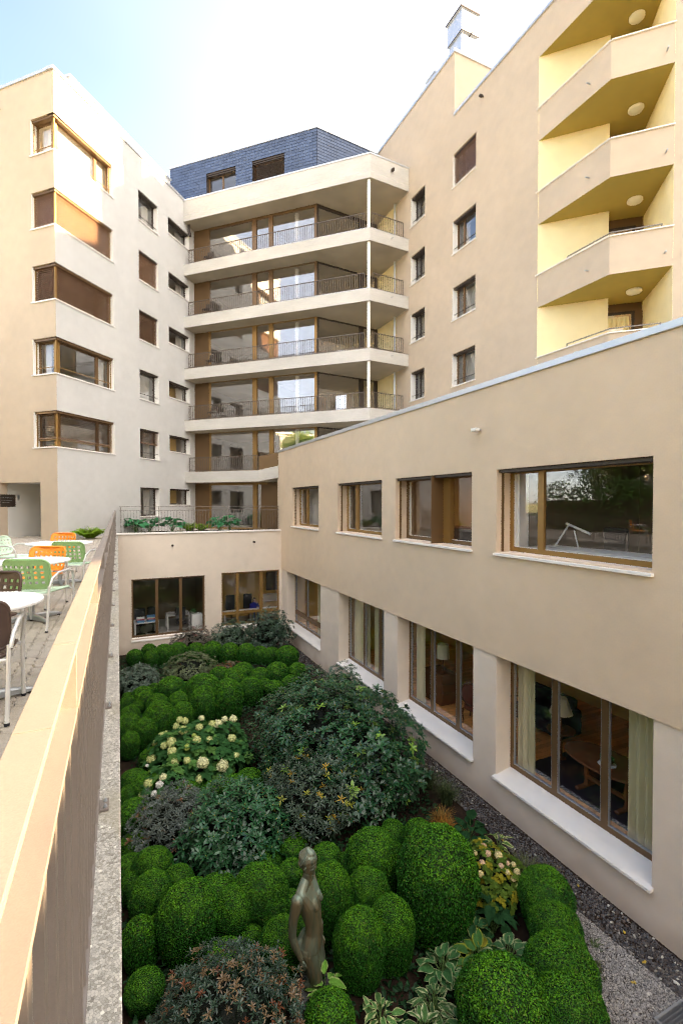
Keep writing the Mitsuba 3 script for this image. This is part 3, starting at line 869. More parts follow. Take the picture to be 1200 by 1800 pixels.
# ================================================================== tower on the right
TB = thing('right_tower', 'tall sand coloured tower block at the right with yellow corner loggias', 'building')
FT = Fr((13.25, 23.86), (0, -1), (-1, 0))
YC = 9.79
F2 = Fr((13.25, YC), (0.7071, -0.7071), (-0.7071, -0.7071))
UC = 23.86 - YC
ts = [15.016 - 2.845 * k for k in range(5)]
th = [16.775 - 2.850 * k for k in range(5)]
th[4], ts[4] = 5.37, 3.64
hs = []
for k in range(4):
    hs.append((3.36, 4.56, sil[k] - 0.0, head[k]))
    hs.append((6.66, 8.15, sil[k] - 0.0, head[k]))
lg = [(11.36, UC + 1, ts[k], th[k]) for k in range(4)]
add('wall', MB().ext(holes(Polygon([(-4, -0.3), (UC, -0.3), (UC, 18.1), (6.75, 18.1), (6.75, 20.8), (-4, 20.8)]), hs + lg), -0.32, 0, FT), 'stucco_sand', TB)
CHL = 34.6
add('wall', MB().ext(holes(Polygon([(0, -0.3), (CHL, -0.3), (CHL, 18.099), (0, 18.099)]), [(-1, 1.6, ts[k], th[k]) for k in range(4)]), -0.32, -0.0005, F2), 'stucco_sand', TB)
add('step_wall', MB().box(13.26, 24, 17.11, 17.4, 17.6, 20.799), 'stucco_sand', TB)
end = F2.tr([CHL, 0, 0])[:2]
add('end_wall', MB().ext(Polygon([(0, -0.3), (14, -0.3), (14, 18), (0, 18)]), -0.3, 0, Fr(end, (0.7071, 0.7071), (0.7071, -0.7071))), 'stucco_sand', TB)
add('roof', MB().extz(Polygon([(13.4, 17.3), (13.4, YC + 0.1), tuple(end + (0, 0.3)), tuple(end + (9, 9)), (30, 17.3)]), 17.6, 17.8), 'grey_plaster', TB)
add('roof', MB().extz(Polygon([(13.4, 17.2), (26, 17.2), (26, 28), (13.4, 28)]), 20.4, 20.6), 'grey_plaster', TB)
add('rear_wall', MB().box(13.3, 26, 27.8, 28.1, -0.3, 20.79).box(25.8, 26.1, 14, 28, -0.3, 20.79), 'stucco_sand', TB)
add('lift_house', MB().extz(Polygon([(21.2, 17.1), (25.9, 11.2), (30.5, 14.9), (25.8, 20.8)]), 17.7, 26.2), 'stucco_sand', TB)
c = MB().box(-4, 6.75 + 0.05, -0.3, 0.06, 20.8, 20.93, FT)
c.box(13.25 - 0.06, 24, 17.05, 17.4, 20.8, 20.929)
add('coping', c, 'zinc', TB)
c = MB().box(6.76, UC + 0.02, -0.3, 0.06, 18.1, 18.2, FT)
c.box(-0.03, CHL, -0.3, 0.06, 18.1, 18.199, F2)
add('coping', c, 'zinc', TB)
for k in range(4):
    window(TB, FT, 3.36, 4.56, sil[k], head[k], dep=0.30, reveal=('l',), rail=0.25, fm='dark_metal', mull=((3.78, 0.07),))
    window(TB, FT, 6.66, 8.15, sil[k], head[k], dep=0.26 if k else 0.20, reveal=('l',), rail=0.26 if k else None, fm='brown_metal', mull=((7.12, 0.09),), blind=(sil[0] + 0.02, 70) if k == 0 else None)
    curtain(FT, 3.5, 4.5, sil[k] + 0.05, head[k] - 0.06, -0.62, f'white curtain behind the narrow tower window beside the {["top", "fourth", "third", "second"][k]} balcony', seed=40 + k, amp=0.05)
    if k:
        curtain(FT, 6.8, 8.05 if k > 1 else 7.1, sil[k] + 0.05, head[k] - 0.06, -0.6, f'white curtain in the wider tower window of the {["top", "fourth", "third", "second"][k]} row', seed=50 + k, amp=0.05)
inn = MB().box(1.0, 11.2, -4.2, -4.1, 2, 20.3, FT)
for k in range(6):
    inn.box(1.0, 11.2, -4.1, -0.33, head[k] + 0.2, head[k] + 0.4, FT)
inn.box(5.4, 5.5, -4.1, -0.33, 2, 20, FT).box(11.1, 11.2, -4.1, -0.33, 2, 17.5, FT).box(1.0, 1.1, -4.1, -0.33, 2, 20, FT)
add('inner_wall', inn, 'white_plaster', TB)
# wall inside the balconies is the same tower wall, under a thin warm yellow layer
add('yellow_wall', MB().box(0.0, 2.0, 0.0006, 0.004, 0.2, 16.94, FT), 'stucco_yellow', TB)
lt = add('wall_floodlight', MB().box(8.52, 8.62, 0.05, 0.2, 17.5, 17.58, FT, ch=0.01).box(8.55, 8.59, 0, 0.06, 17.52, 17.56, FT), 'dark_metal', TB)
# loggias: recess walls, floors, ceilings
LP0, LP1, LP2, LP3, LP4 = (13.2, 12.47), (14.74, 10.92), (15.26, 11.3), (16.02, 10.63), (14.38, 8.66)
Flo = Polygon([(13.26, 12.5), (13.26, 9.8), (14.37, 8.69), (16.3, 10.55), (15.2, 11.6), (14.74, 11.2)])


def wallstrip(a, b, z0, z1, t=0.12, flip=1):
    a, b = np.array(a), np.array(b)
    e = (b - a) / np.hypot(*(b - a))
    f = Fr(a, e, (e[1] * flip, -e[0] * flip))
    return MB().box(0, np.hypot(*(b - a)), -t, 0, z0, z1, f)


for k in range(4):
    zf, zc = ts[k] - 0.88, th[k]
    lo = number(TB + '__loggia')
    scene[lo] = mikit.ply(MB().extz(Polygon([(13.256, 12.485), (13.256, 9.795), (14.372, 8.679), (16.5, 10.6), (15.2, 11.8), (14.74, 11.3), (14.6, 11.2)]), zc - 0.005, zc + 0.12).get(), 'stucco_ochre_shade')
    m = wallstrip((13.24, 12.49), LP1, zf, zc + 0.05)
    m.add(*wallstrip(LP1, (15.3, 11.5), zf, zc + 0.05).get())
    m.add(*wallstrip((16.04, 10.61), LP4, zf, zc + 0.05).get())
    add('side_wall', m, 'stucco_yellow', lo)
    fr = Fr((15.1, 11.44), np.array(LP3) - np.array((15.1, 11.44)), (-0.66, -0.75))
    L = float(np.hypot(*(np.array(LP3) - np.array((15.1, 11.44)))))
    add('back_wall', MB().box(0, L, -0.12, 0, zc - 0.28, zc + 0.04, fr).box(L - 0.22, L + 0.05, -0.12, 0, zf, zc - 0.28, fr), 'brown_metal', lo)
    add('door_frame', MB().box(0, L - 0.2, -0.06, 0.01, zc - 0.36, zc - 0.28, fr).box(L - 0.30, L - 0.22, -0.06, 0.01, zf, zc - 0.36, fr), 'dark_metal', lo)
    add('pane', sheet(fr, 0, L - 0.28, zf, zc - 0.34, -0.03), 'glass', lo)
    add('floor', MB().extz(Flo, zf - 0.05, zf), 'concrete', lo)
    add('parapet_cap', MB().box(11.30, UC + 0.0, -0.30, 0.05, ts[k], ts[k] + 0.03, FT).box(0.0, 1.62, -0.30, 0.05, ts[k], ts[k] + 0.0295, F2), 'white_sill', lo)
    curtain(fr, 0.02, L - 0.32, zf + 0.05, zc - 0.36, -0.25, f'pale yellow curtain behind the glass door of the {["top", "second", "third", "lowest"][k]} visible tower loggia', m='curtain_yellow_cloth', seed=60 + k)
    lm = thing('ceiling_lamp', f'round white lamp on the ceiling of the {["top", "second", "third", "lowest"][k]} tower loggia', 'lamp', 'round lamps on the loggia ceilings')
    add('shade', MB().lathe([(0.0, zc - 0.13), (0.10, zc - 0.125), (0.19, zc - 0.10), (0.225, zc - 0.06), (0.225, zc - 0.02), (0.20, zc - 0.001)], (14.92, 10.16, 0), 28), 'lamp_cream', lm, smooth=50)
    add('water_spout', jut(MB(), FT, 23.86 - 10.49, ts[k] - 0.70), 'galvanised', TB, smooth=40)
    add('water_spout', jut(MB(), F2, 1.40, ts[k] - 0.72), 'galvanised', TB, smooth=40)
    if k:
        r = MB()
        if k > 1:
            r.box(12.46, UC - 0.02, -0.17, -0.135, ts[k] + 0.18, ts[k] + 0.205, FT)
            r.box(12.46, 12.49, -0.165, -0.14, ts[k] + 0.03, ts[k] + 0.18, FT)
        r.box(0.02 + (0.06 if k == 1 else 0), 1.37, -0.17, -0.135, ts[k] + (0.18 if k > 1 else 0.08), ts[k] + (0.205 if k > 1 else 0.105), F2)
        r.box(1.34, 1.37, -0.165, -0.14, ts[k] + 0.03, ts[k] + (0.18 if k > 1 else 0.08), F2)
        add('guard_rail', r, 'rail_paint', lo)
# chimney on the roof
ch = thing('roof_chimney', 'pale sheet metal chimney with wider cap on the roof of the right tower', 'chimney')
add('shaft', MB().box(14.36, 15.2, 18.05, 18.95, 20.6, 22.95), 'zinc', ch)
add('cap', MB().extz(sbox(14.30, 17.98, 15.26, 19.02), 22.95, 23.94).extz(sbox(14.24, 17.94, 15.30, 19.06), 23.94, 23.99), 'zinc', ch)
add('trim', MB().box(14.22, 15.32, 17.925, 17.945, 23.93, 23.99).box(14.22, 14.24, 17.945, 19.07, 23.93, 23.99).box(14.29, 15.27, 17.965, 17.98, 22.93, 22.97).box(14.285, 14.30, 17.98, 19.03, 22.93, 22.97), 'dark_metal', ch)
add('bracket', MB().box(14.7, 14.74, 17.75, 17.99, 22.75, 22.79), 'dark_metal', ch)
ch = thing('roof_chimney', 'low sheet metal vent box behind the roof edge, left of the tall chimney', 'chimney')
add('shaft', MB().box(14.0, 14.5, 19.6, 20.3, 20.6, 22.2), 'zinc', ch)
add('cap', MB().box(13.95, 14.55, 19.55, 20.35, 22.2, 22.28), 'zinc', ch)
# ================================================================== wing along the garden
WB = thing('garden_wing', 'low beige garden wing with metal roof edge and two rows of brown framed windows', 'building')
YE = 24.19
FW = Fr((7.6, YE), (0, -1), (-1, 0))
uw = lambda y: YE - y
up_w = [(22.12, 18.72), (16.80, 13.40), (12.57, 9.10), (8.28, 4.83)]
lo_w = [(23.01, 18.61), (16.77, 13.31), (12.50, 9.06), (8.29, 4.80)]
NEAR = -8.0
hu = [(uw(a), uw(b), 0.37, 2.19) for a, b in up_w]
add('wall', MB().ext(holes(Polygon([(0, -1.945), (YE - NEAR, -1.945), (YE - NEAR, 4.07), (0, 4.07)]), hu), -0.40, 0, FW), 'stucco', WB)
hl = [(uw(a), uw(b), -4.66, -1.0) for a, b in lo_w]
add('wall', MB().ext(holes(Polygon([(0.2, -6), (YE - NEAR, -6), (YE - NEAR, -1.9), (0.2, -1.9)]), hl), -0.46, -0.035, FW), 'stucco_skylit', WB)
add('end_wall', MB().box(7.6, 13.2, YE - 0.02, YE + 0.25, -0.2, 4.069), 'stucco', WB)
n = 0
u = -0.04
cm = []
while u < YE - NEAR:
    u1 = min(u + 3.0, YE - NEAR)
    m = MB().box(u + 0.004, u1 - 0.004, -0.42, 0.045, 4.072, 4.195, FW, ch=0.006)
    m.box(u1 - 0.03, u1 + 0.03, -0.43, 0.052, 4.085, 4.203, FW)
    add('coping', m, 'zinc', WB)
    u = u1
add('end_wall', MB().box(7.66, 13.2, NEAR - 0.02, NEAR + 0.25, -5.9, 4.068), 'stucco', WB)
add('roof', MB().box(7.9, 13.24, NEAR, YE, 3.75, 3.95), 'grey_plaster', WB)
# rooms
rm = MB()
rm.box(8.02, 13.2, NEAR, YE, 2.75, 2.95)
rm.box(8.06, 13.2, NEAR, YE, -1.5, -0.2)
rm.box(13.0, 13.2, NEAR, YE, -5.6, 3.7)
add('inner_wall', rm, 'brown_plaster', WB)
pw = MB()
for y in (17.7, 13.0, 8.7, 3.6):
    pw.box(8.07, 13.0, y - 0.06, y + 0.06, -0.2, 2.75)
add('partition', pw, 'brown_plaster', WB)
pw = MB()
pw.box(8.07, 13.0, 23.6, 23.7, -5, 2.75)
pw.box(8.07, 13.0, 17.6, 17.72, -5, -1.5)
pw.box(8.07, 13.0, 3.2, 3.3, -5, -1.5)
pw.box(12.85, 12.95, 3.3, 17.6, -5, -1.5)
add('partition', pw, 'yellow_plaster', WB)
add('room_floor', MB().box(8.06, 13.0, 3.0, 23.9, -4.9, -4.62), 'wood_floor', WB)
for i, ((a, b), (z0, z1)) in enumerate(zip(up_w, [(0.37, 2.19)] * 4)):
    ua, ub = uw(a), uw(b)
    mull = {0: ((ua + 1.02, 0.24),), 1: ((ua + 0.86, 0.22),), 2: (), 3: ((ua + 0.87, 0.15),)}[i]
    w = window(WB, FW, ua, ub, z0, z1, dep=0.40, fm='gold_metal' if i != 2 else 'brown_metal', fw=0.09, mull=mull, guides=True, sill=0.07, sill_drop=0.03)
    add('inner_frame', MB().box(ua + 0.09, ua + 0.12, -0.50, -0.44, z0 + 0.1, z1 - 0.1, FW).box(ub - 0.12, ub - 0.09, -0.50, -0.44, z0 + 0.1, z1 - 0.1, FW).box(ua + 0.1, ub - 0.1, -0.5, -0.44, z0 + 0.09, z0 + 0.115, FW), 'white_plastic', w)
    if i == 2:
        add('post', MB().box(ua + 1.37, ua + 2.17, -0.50, -0.36, z0 + 0.02, z1 - 0.02, FW), 'gold_metal', w)
        add('fin', MB().box(ua + 1.86, ua + 1.885, -0.36, 0.02, z0 + 0.006, z1 - 0.006, FW), 'brown_metal', w)
    if i == 3:
        add('open_sash', MB().box(ua + 0.13, ua + 0.20, -0.75, -0.48, z0 + 0.1, z1 - 0.09, FW), 'white_plastic', w)
for i, (a, b) in enumerate(lo_w):
    ua, ub = uw(a), uw(b)
    L = ub - ua
    mull = {0: ((ua + 1.66, 0.16),), 1: ((ua + 1.29, 0.14), (ua + 2.48, 0.24)), 2: ((ua + 1.19, 0.15), (ua + 2.33, 0.16)), 3: ((ua + 1.22, 0.15), (ua + 2.34, 0.15))}[i]
    w = window(WB, FW, ua, ub, -4.56, -1.40, dep=0.47, fm='brown_metal', fw=0.10, mull=mull, transom=-4.0 if i == 0 else None, pane_mat='clear_glass', sill=0.06, sill_drop=0.10, head=False)
    g = MB()
    xs = [ua + 0.1] + [v for m in mull for v in (m[0] - m[1] / 2, m[0] + m[1] / 2)] + [ub - 0.1]
    for s, e in zip(xs[::2], xs[1::2]):
        g.box(s, s + 0.008, -0.525, -0.465, -4.44, -1.9, FW).box(e - 0.008, e, -0.525, -0.465, -4.44, -1.9, FW).box(s + 0.011, e - 0.011, -0.526, -0.466, -4.445, -4.43, FW)
    add('glazing_bead', g, 'galvanised', w)
lamp = thing('wall_spotlight', 'small metal spotlight fixed high on the wing wall under the roof edge', 'lamp')
add('bracket', MB().box(7.50, 7.6, 8.80, 8.86, 3.13, 3.16), 'galvanised', lamp)
add('head', MB().box(7.40, 7.52, 8.74, 8.92, 3.10, 3.17, ch=0.01), 'white_plastic', lamp)
# ---- what one sees inside the wing
def table_lamp(x, y, z, label, h=0.62, rs=(0.12, 0.20), hs=0.27, base='mid_wood'):
    t = thing('table_lamp', label, 'lamp')
    add('base', MB().lathe([(0.09, 0), (0.09, 0.02), (0.02, 0.05), (0.03, 0.16), (0.012, 0.22), (0.012, h - hs + 0.05)], (x, y, z), 14), base, t, smooth=40)
    add('shade', MB().lathe([(rs[1], h - hs), (rs[0], h), (rs[0] - 0.004, h), (rs[1] - 0.004, h - hs)], (x, y, z), 24, cap=False), 'lamp_cream', t, smooth=40)


# nearest lower room: curtains, oval trestle table with flowers, dark sofa, lamp
curtain(FW, uw(8.22), uw(7.78), -4.55, -1.42, -0.66, 'pale yellow curtain at the far end of the nearest garden level window', m='curtain_yellow_cloth', seed=71, amp=0.05)
curtain(FW, uw(5.60), uw(4.85), -4.55, -1.42, -0.66, 'pale yellow curtain at the near end of the nearest garden level window', m='curtain_yellow_cloth', seed=72, amp=0.05)
t = thing('trestle_table', 'brown oval wooden table on carved trestle legs behind the nearest garden level window', 'table')
ov = Point(0, 0).buffer(1, 24)
tp = np.array(ov.exterior.coords) * [0.48, 0.86]
tp = Polygon(np.sign(tp) * np.abs(tp) ** 0.9 + [9.05, 6.65])
add('tabletop', MB().extz(tp, -3.88, -3.845), 'mid_wood', t)
for y in (6.2, 7.1):
    lm = MB().lathe([(0.06, 0), (0.03, 0.12), (0.055, 0.3), (0.028, 0.5), (0.05, 0.7)], (9.05, y, -4.58), 12)
    add('leg', lm, 'mid_wood', t, smooth=45)
    add('foot', MB().box(8.75, 9.35, y - 0.05, y + 0.05, -4.62, -4.55, ch=0.02), 'mid_wood', t)
add('stretcher', MB().box(9.02, 9.08, 6.2, 7.1, -4.42, -4.35), 'mid_wood', t)
t = thing('flower_bowl', 'bowl of small dark plants on a white doily on the oval table', 'flower bowl')
add('doily', MB().lathe([(0.0, 0), (0.17, 0.0), (0.17, 0.006), (0.0, 0.006)], (8.95, 6.55, -3.844), 22), 'paper_white', t)
add('bowl', MB().lathe([(0.05, 0.007), (0.11, 0.05), (0.12, 0.1), (0.10, 0.1)], (8.95, 6.55, -3.844), 18), 'dark_wood', t, smooth=40)
SMALLPLANT = [((8.95, 6.55, -3.74), 0.13, 140, 'bowl')]
t = thing('sofa', 'dark plum upholstered sofa behind the lamp in the nearest garden room', 'sofa')
add('seat', MB().box(9.95, 10.75, 8.75, 10.3, -4.5, -4.15, ch=0.05), 'purple_fabric', t)
add('backrest', MB().box(10.6, 10.85, 8.75, 10.3, -4.3, -3.65, ch=0.06), 'purple_fabric', t)
add('armrest', MB().box(9.95, 10.75, 8.55, 8.76, -4.5, -3.85, ch=0.05), 'purple_fabric', t)
t = thing('side_table', 'dark round side table under the cream lamp of the nearest garden room', 'table')
add('tabletop', MB().lathe([(0.0, 0), (0.32, 0), (0.32, 0.03), (0.0, 0.03)], (9.5, 8.15, -3.95), 22), 'dark_wood', t)
add('leg', MB().lathe([(0.16, 0), (0.04, 0.05), (0.035, 0.66)], (9.5, 8.15, -4.62), 12), 'dark_wood', t, smooth=40)
table_lamp(9.5, 8.15, -3.92, 'cream shaded table lamp on the dark round side table of the nearest garden room', h=0.75, rs=(0.13, 0.26), hs=0.36)
t = thing('armchair', 'dark grey upholstered armchair close behind the near end of the nearest garden window', 'chair')
add('seat', MB().box(8.5, 9.1, 4.9, 5.5, -4.4, -4.15, ch=0.05), 'purple_fabric', t)
add('backrest', MB().box(8.45, 8.62, 4.85, 5.55, -4.3, -3.7, ch=0.06), 'black_fabric', t)
add('legs', MB().box(8.5, 8.56, 4.92, 4.98, -4.62, -4.4).box(9.02, 9.08, 4.92, 4.98, -4.62, -4.4).box(8.5, 8.56, 5.42, 5.48, -4.62, -4.4).box(9.02, 9.08, 5.42, 5.48, -4.62, -4.4), 'dark_wood', t)
add('carpet', MB().box(8.5, 10.3, 4.2, 8.3, -4.618, -4.605), 'purple_fabric', label='dark patterned carpet on the wooden floor of the nearest garden room', category='carpet')
# second lower room: antique armchairs, cabinet with lamp, framed pictures


def antique(x, y, rot, label):
    t = thing('antique_armchair', label, 'chair')
    c, s = math.cos(rot), math.sin(rot)
    P = lambda a, b, z: np.array([x + a * c - b * s, y + a * s + b * c, -4.62 + z])
    oval = Point(0, 0).buffer(1, 20)
    q = np.array(oval.exterior.coords)[:-1]
    add('seat', MB().ring([np.array([P(0.30 * a, 0.28 * b, z) for a, b in q]) for z in (0.38, 0.44, 0.48)]), 'red_leather', t)
    add('backrest', MB().ring([np.array([P(-0.28 - 0.06 * b + d, 0.25 * a, 0.83 + 0.30 * b) for a, b in q]) for d in (-0.03, 0.04)]), 'red_leather', t)
    add('back_frame', MB().tube(np.array([P(-0.28 - 0.06 * b, 0.28 * a, 0.83 + 0.33 * b) for a, b in list(q) + [q[0], q[1]]]), 0.028, 7), 'dark_wood', t, smooth=60)
    add('crest', MB().lathe([(0.01, 0), (0.05, 0.03), (0.02, 0.09)], P(-0.34, 0, 1.14), 8), 'dark_wood', t, smooth=60)
    for sy in (-1, 1):
        add('armrest', MB().tube([P(-0.30, 0.27 * sy, 0.70), P(-0.05, 0.33 * sy, 0.68), P(0.14, 0.33 * sy, 0.66), P(0.18, 0.30 * sy, 0.60), P(0.10, 0.28 * sy, 0.45)], 0.022, 7), 'dark_wood', t, smooth=60)
        for fx in (0.24, -0.26):
            add('leg', MB().tube([P(fx, 0.22 * sy, 0.42), P(fx * 1.1, 0.25 * sy, 0.25), P(fx * 1.02, 0.22 * sy, 0.1), P(fx * 1.15, 0.24 * sy, 0)], [0.03, 0.028, 0.018, 0.024], 7), 'dark_wood', t, smooth=60)


antique(8.95, 10.55, 0.5, 'antique red upholstered armchair turned away behind the third garden level window')
antique(9.85, 9.9, 2.6, 'carved dark armchair facing the window, behind the red upholstered one')
t = thing('cabinet', 'pale wooden chest of drawers under a lamp behind the third garden level window', 'cabinet')
add('body', MB().box(8.7, 9.25, 11.75, 12.6, -4.62, -3.7), 'mid_wood', t)
dr_ = [add('drawer', MB().box(8.72, 9.23, 11.72, 11.75, -4.5 + 0.27 * i, -4.26 + 0.27 * i, ch=0.005), 'mid_wood', t) for i in range(3)]
table_lamp(8.95, 12.0, -3.7, 'cream lamp on the chest of drawers behind the third garden level window', h=0.85, rs=(0.17, 0.2), hs=0.42)
for i, y in enumerate((9.6, 11.0)):
    t = thing('framed_picture', ('gold framed dark picture on the rear wall of the third garden room, nearer one', 'gold framed dark picture on the rear wall of the third garden room, farther one')[i], 'picture')
    add('frame', MB().box(12.79, 12.848, y - 0.5, y + 0.5, -3.0, -2.1, ch=0.01), 'gold_metal', t)
    add('canvas', MB().box(12.785, 12.79, y - 0.42, y + 0.42, -2.92, -2.18), 'mid_wood', t)
curtain(FW, uw(12.35), uw(11.95), -4.55, -1.42, -0.66, 'yellow curtain at the far side of the third garden level window', m='curtain_yellow_cloth', seed=73)
curtain(FW, uw(16.6), uw(15.35), -4.55, -1.42, -0.66, 'wide pale curtain on the left of the second garden level window', m='curtain_yellow_cloth', seed=74)
curtain(FW, uw(15.0), uw(14.0), -4.55, -1.42, -0.66, 'pale curtain on the right of the second garden level window', m='curtain_yellow_cloth', seed=75)
curtain(FW, uw(20.4), uw(19.2), -4.55, -1.42, -0.66, 'pale curtain behind the farthest garden level window', m='curtain_yellow_cloth', seed=76)
# upper rooms
t = thing('desk_lamp', 'white angular desk lamp standing behind the large upper window of the wing', 'lamp')
p = lambda y, z, x=9.0: np.array([x, y, z])
add('arm', MB().tube([p(7.92, 0.47), p(7.55, 0.98)], 0.02, 6).tube([p(7.3, 0.46), p(7.42, 0.86)], 0.015, 6), 'white_plastic', t)
add('head', MB().tube([p(7.62, 1.0), p(7.02, 0.80)], 0.028, 6), 'white_plastic', t)
t = thing('desk', 'grey desk behind the large upper window of the wing', 'desk')
add('tabletop', MB().box(8.6, 9.4, 5.0, 8.3, 0.42, 0.46), 'white_plastic', t)
add('legs', MB().box(8.65, 8.7, 5.1, 5.15, -0.2, 0.42).box(9.3, 9.35, 5.1, 5.15, -0.2, 0.42).box(8.65, 8.7, 8.1, 8.15, -0.2, 0.42).box(9.3, 9.35, 8.1, 8.15, -0.2, 0.42), 'galvanised', t)
for i, (y, lab) in enumerate(((6.9, 'black office chair back behind the desk lamp of the large upper window'), (5.3, 'black office chair back at the near end of the large upper window'))):
    t = thing('office_chair', lab, 'chair')
    add('backrest', MB().box(9.6, 9.68, y - 0.28, y + 0.28, 0.35, 0.92, ch=0.03), 'black_fabric', t)
    add('seat', MB().box(9.6, 10.1, y - 0.27, y + 0.27, 0.22, 0.3, ch=0.03), 'black_fabric', t)
    add('base', MB().lathe([(0.28, 0), (0.03, 0.05), (0.03, 0.42)], (9.85, y, -0.2), 10), 'dark_metal', t)
fl = thing('floor_lamp', 'warm glowing wall washer lamp in the third upper room of the wing', 'lamp')
add('shade', MB().box(12.2, 12.9, 9.6, 12.2, 2.32, 2.40), 'lamp_cream', fl)
sc = MB().quad((12.2, 9.6, 2.315), (12.9, 9.6, 2.315), (12.9, 12.2, 2.315), (12.2, 12.2, 2.315))
v_, f_ = sc.get()
k = number(fl + '__tube')
scene[k] = {**mikit.ply((v_, f_[:, ::-1]), 'white_plastic'), 'emitter': {'type': 'area', 'radiance': {'type': 'rgb', 'value': [1.3, 0.75, 0.18]}}}
t = thing('worktop', 'dark kitchen worktop behind the third upper window of the wing', 'worktop')
add('top', MB().box(9.2, 9.9, 9.3, 12.8, 0.68, 0.72), 'dark_wood', t)
add('cupboard', MB().box(9.25, 9.85, 9.3, 12.8, -0.2, 0.68), 'purple_fabric', t)
for i, (a, b, lab) in enumerate(((16.4, 16.1, 'white curtain edge at the left of the second upper wing window'), (9.75, 9.25, 'white curtain at the right of the third upper wing window'), (21.7, 20.2, 'pale screen curtain behind the farthest upper wing window'))):
    curtain(FW, uw(a), uw(b), 0.4, 2.3, -0.66, lab, seed=80 + i)
# ================================================================== wall at the garden's end
EB = thing('garden_end_wall', 'pale rendered wall closing the sunken garden, with planter on top and two office windows', 'wall')
FE = Fr((0, 23.85), (1, 0), (0, -1))
he = [(0.53, 3.77, -4.75, -2.03), (4.57, 7.51, -4.65, -1.975)]
add('wall', MB().ext(holes(Polygon([(-0.3, -6.2), (7.63, -6.2), (7.63, 0.02), (-0.3, 0.02)]), he), -0.32, 0, FE), 'stucco_skylit', EB)
add('coping', MB().box(-0.32, 7.6, 23.78, 24.08, 0.022, 0.095, ch=0.008), 'white_sill', EB)
w = window(EB, FE, 0.53, 3.77, -4.72, -2.03, dep=0.10, mull=((1.61, 0.13), (2.67, 0.13)), fm='brown_metal', fw=0.07, sill=0.04, sill_drop=0.13, head=False)
w = window(EB, FE, 4.57, 7.51, -4.6, -1.975, dep=0.10, mull=((5.36, 0.13), (6.58, 0.17)), transom=-4.02, fm='gold_metal', fw=0.07, sill=0.04, sill_drop=0.13, head=False)
for i, x in enumerate((2.30, 6.18)):
    add('drain_pipe', MB().lathe([(0.05, 0.0), (0.05, 0.10), (0.038, 0.10), (0.038, 0.02)], (0, 0, 0), 14), 'dark_metal', EB)
    kk = list(scene)[-1]
    scene[kk]['to_world'] = T().translate([x, 23.86, -0.53 + 0.03 * i]).rotate([1, 0, 0], 90)
rm = MB()
rm.box(-0.3, 13, 24.17, 29.6, -0.35, -0.05)
rm.box(-0.3, 13, 29.5, 29.7, -5, -0.3)
rm.box(-0.35, -0.3, 24.17, 29.6, -5, -0.3)
add('ceiling', rm, 'grey_plaster', EB)
ol = thing('ceiling_light', 'warm ceiling light in the right office with the yellow wall', 'lamp')
add('housing', MB().box(5.0, 7.6, 25.6, 25.9, -0.45, -0.37), 'white_plastic', ol)
v_, f_ = MB().quad((5.02, 25.62, -0.452), (7.58, 25.62, -0.452), (7.58, 25.88, -0.452), (5.02, 25.88, -0.452)).get()
kk = number(ol + '__diffuser')
scene[kk] = {**mikit.ply((v_, f_[:, ::-1]), 'white_plastic'), 'emitter': {'type': 'area', 'radiance': {'type': 'rgb', 'value': [2.0, 1.4, 0.7]}}}
add('office_floor', MB().box(-0.3, 13, 24.17, 29.6, -5.2, -4.98), 'grey_plaster', EB)
add('partition', MB().box(3.95, 4.05, 24.17, 29.5, -5, -0.36).box(-0.29, 3.95, 28.4, 28.5, -5, -0.36), 'brown_plaster', EB)
add('yellow_partition', MB().box(4.06, 9, 27.2, 27.3, -5, -0.36).box(8.9, 9, 24.17, 27.2, -5, -0.36), 'yellow_plaster', EB)
# office on the left
t = thing('desk', 'white desk with stacked folders behind the left office window', 'desk')
add('tabletop', MB().box(0.65, 1.75, 24.6, 25.4, -4.26, -4.22), 'white_plastic', t)
add('legs', MB().box(0.67, 0.73, 24.6, 24.66, -4.98, -4.26).box(1.67, 1.73, 24.6, 24.66, -4.98, -4.26).box(0.67, 0.73, 25.34, 25.4, -4.98, -4.26).box(1.67, 1.73, 25.34, 25.4, -4.98, -4.26), 'white_plastic', t)
rb = np.random.default_rng(5)
for i in range(9):
    x, z = (0.75 if i < 4 else 1.22), -4.22 + 0.055 * (i if i < 4 else i - 4)
    lab = f'{["pale blue", "blue", "red", "white"][i % 4]} folder, {["lowest", "second", "third", "fourth", "topmost"][i if i < 4 else i - 4]} of the {"left" if i < 4 else "right"} pile on the office desk'
    add('folder', MB().box(x + rb.uniform(0, .04), x + 0.36, 24.68, 24.98, z, z + 0.05), ['paper_blue', 'paper_blue', 'paper_red', 'paper_white'][i % 4], label=lab, category='folder')
t = thing('desk', 'second white desk with slim legs in the middle of the left office', 'desk')
add('tabletop', MB().box(2.2, 3.3, 25.6, 26.5, -4.25, -4.21), 'white_plastic', t)
add('legs', MB().box(2.2, 2.26, 25.6, 25.66, -4.98, -4.25).box(3.24, 3.3, 25.6, 25.66, -4.98, -4.25).box(2.2, 2.26, 26.44, 26.5, -4.98, -4.25), 'white_plastic', t)
t = thing('filing_cabinet', 'white filing cabinet at the right edge of the left office window', 'cabinet')
add('body', MB().box(3.25, 3.75, 24.5, 25.0, -4.98, -4.05), 'white_plastic', t)
for i in range(3):
    add('drawer', MB().box(3.28, 3.72, 24.48, 24.5, -4.9 + 0.28 * i, -4.66 + 0.28 * i, ch=0.004), 'white_plastic', t)
SMALLPLANT.append(((3.35, 24.75, -3.95), 0.16, 160, 'pot'))
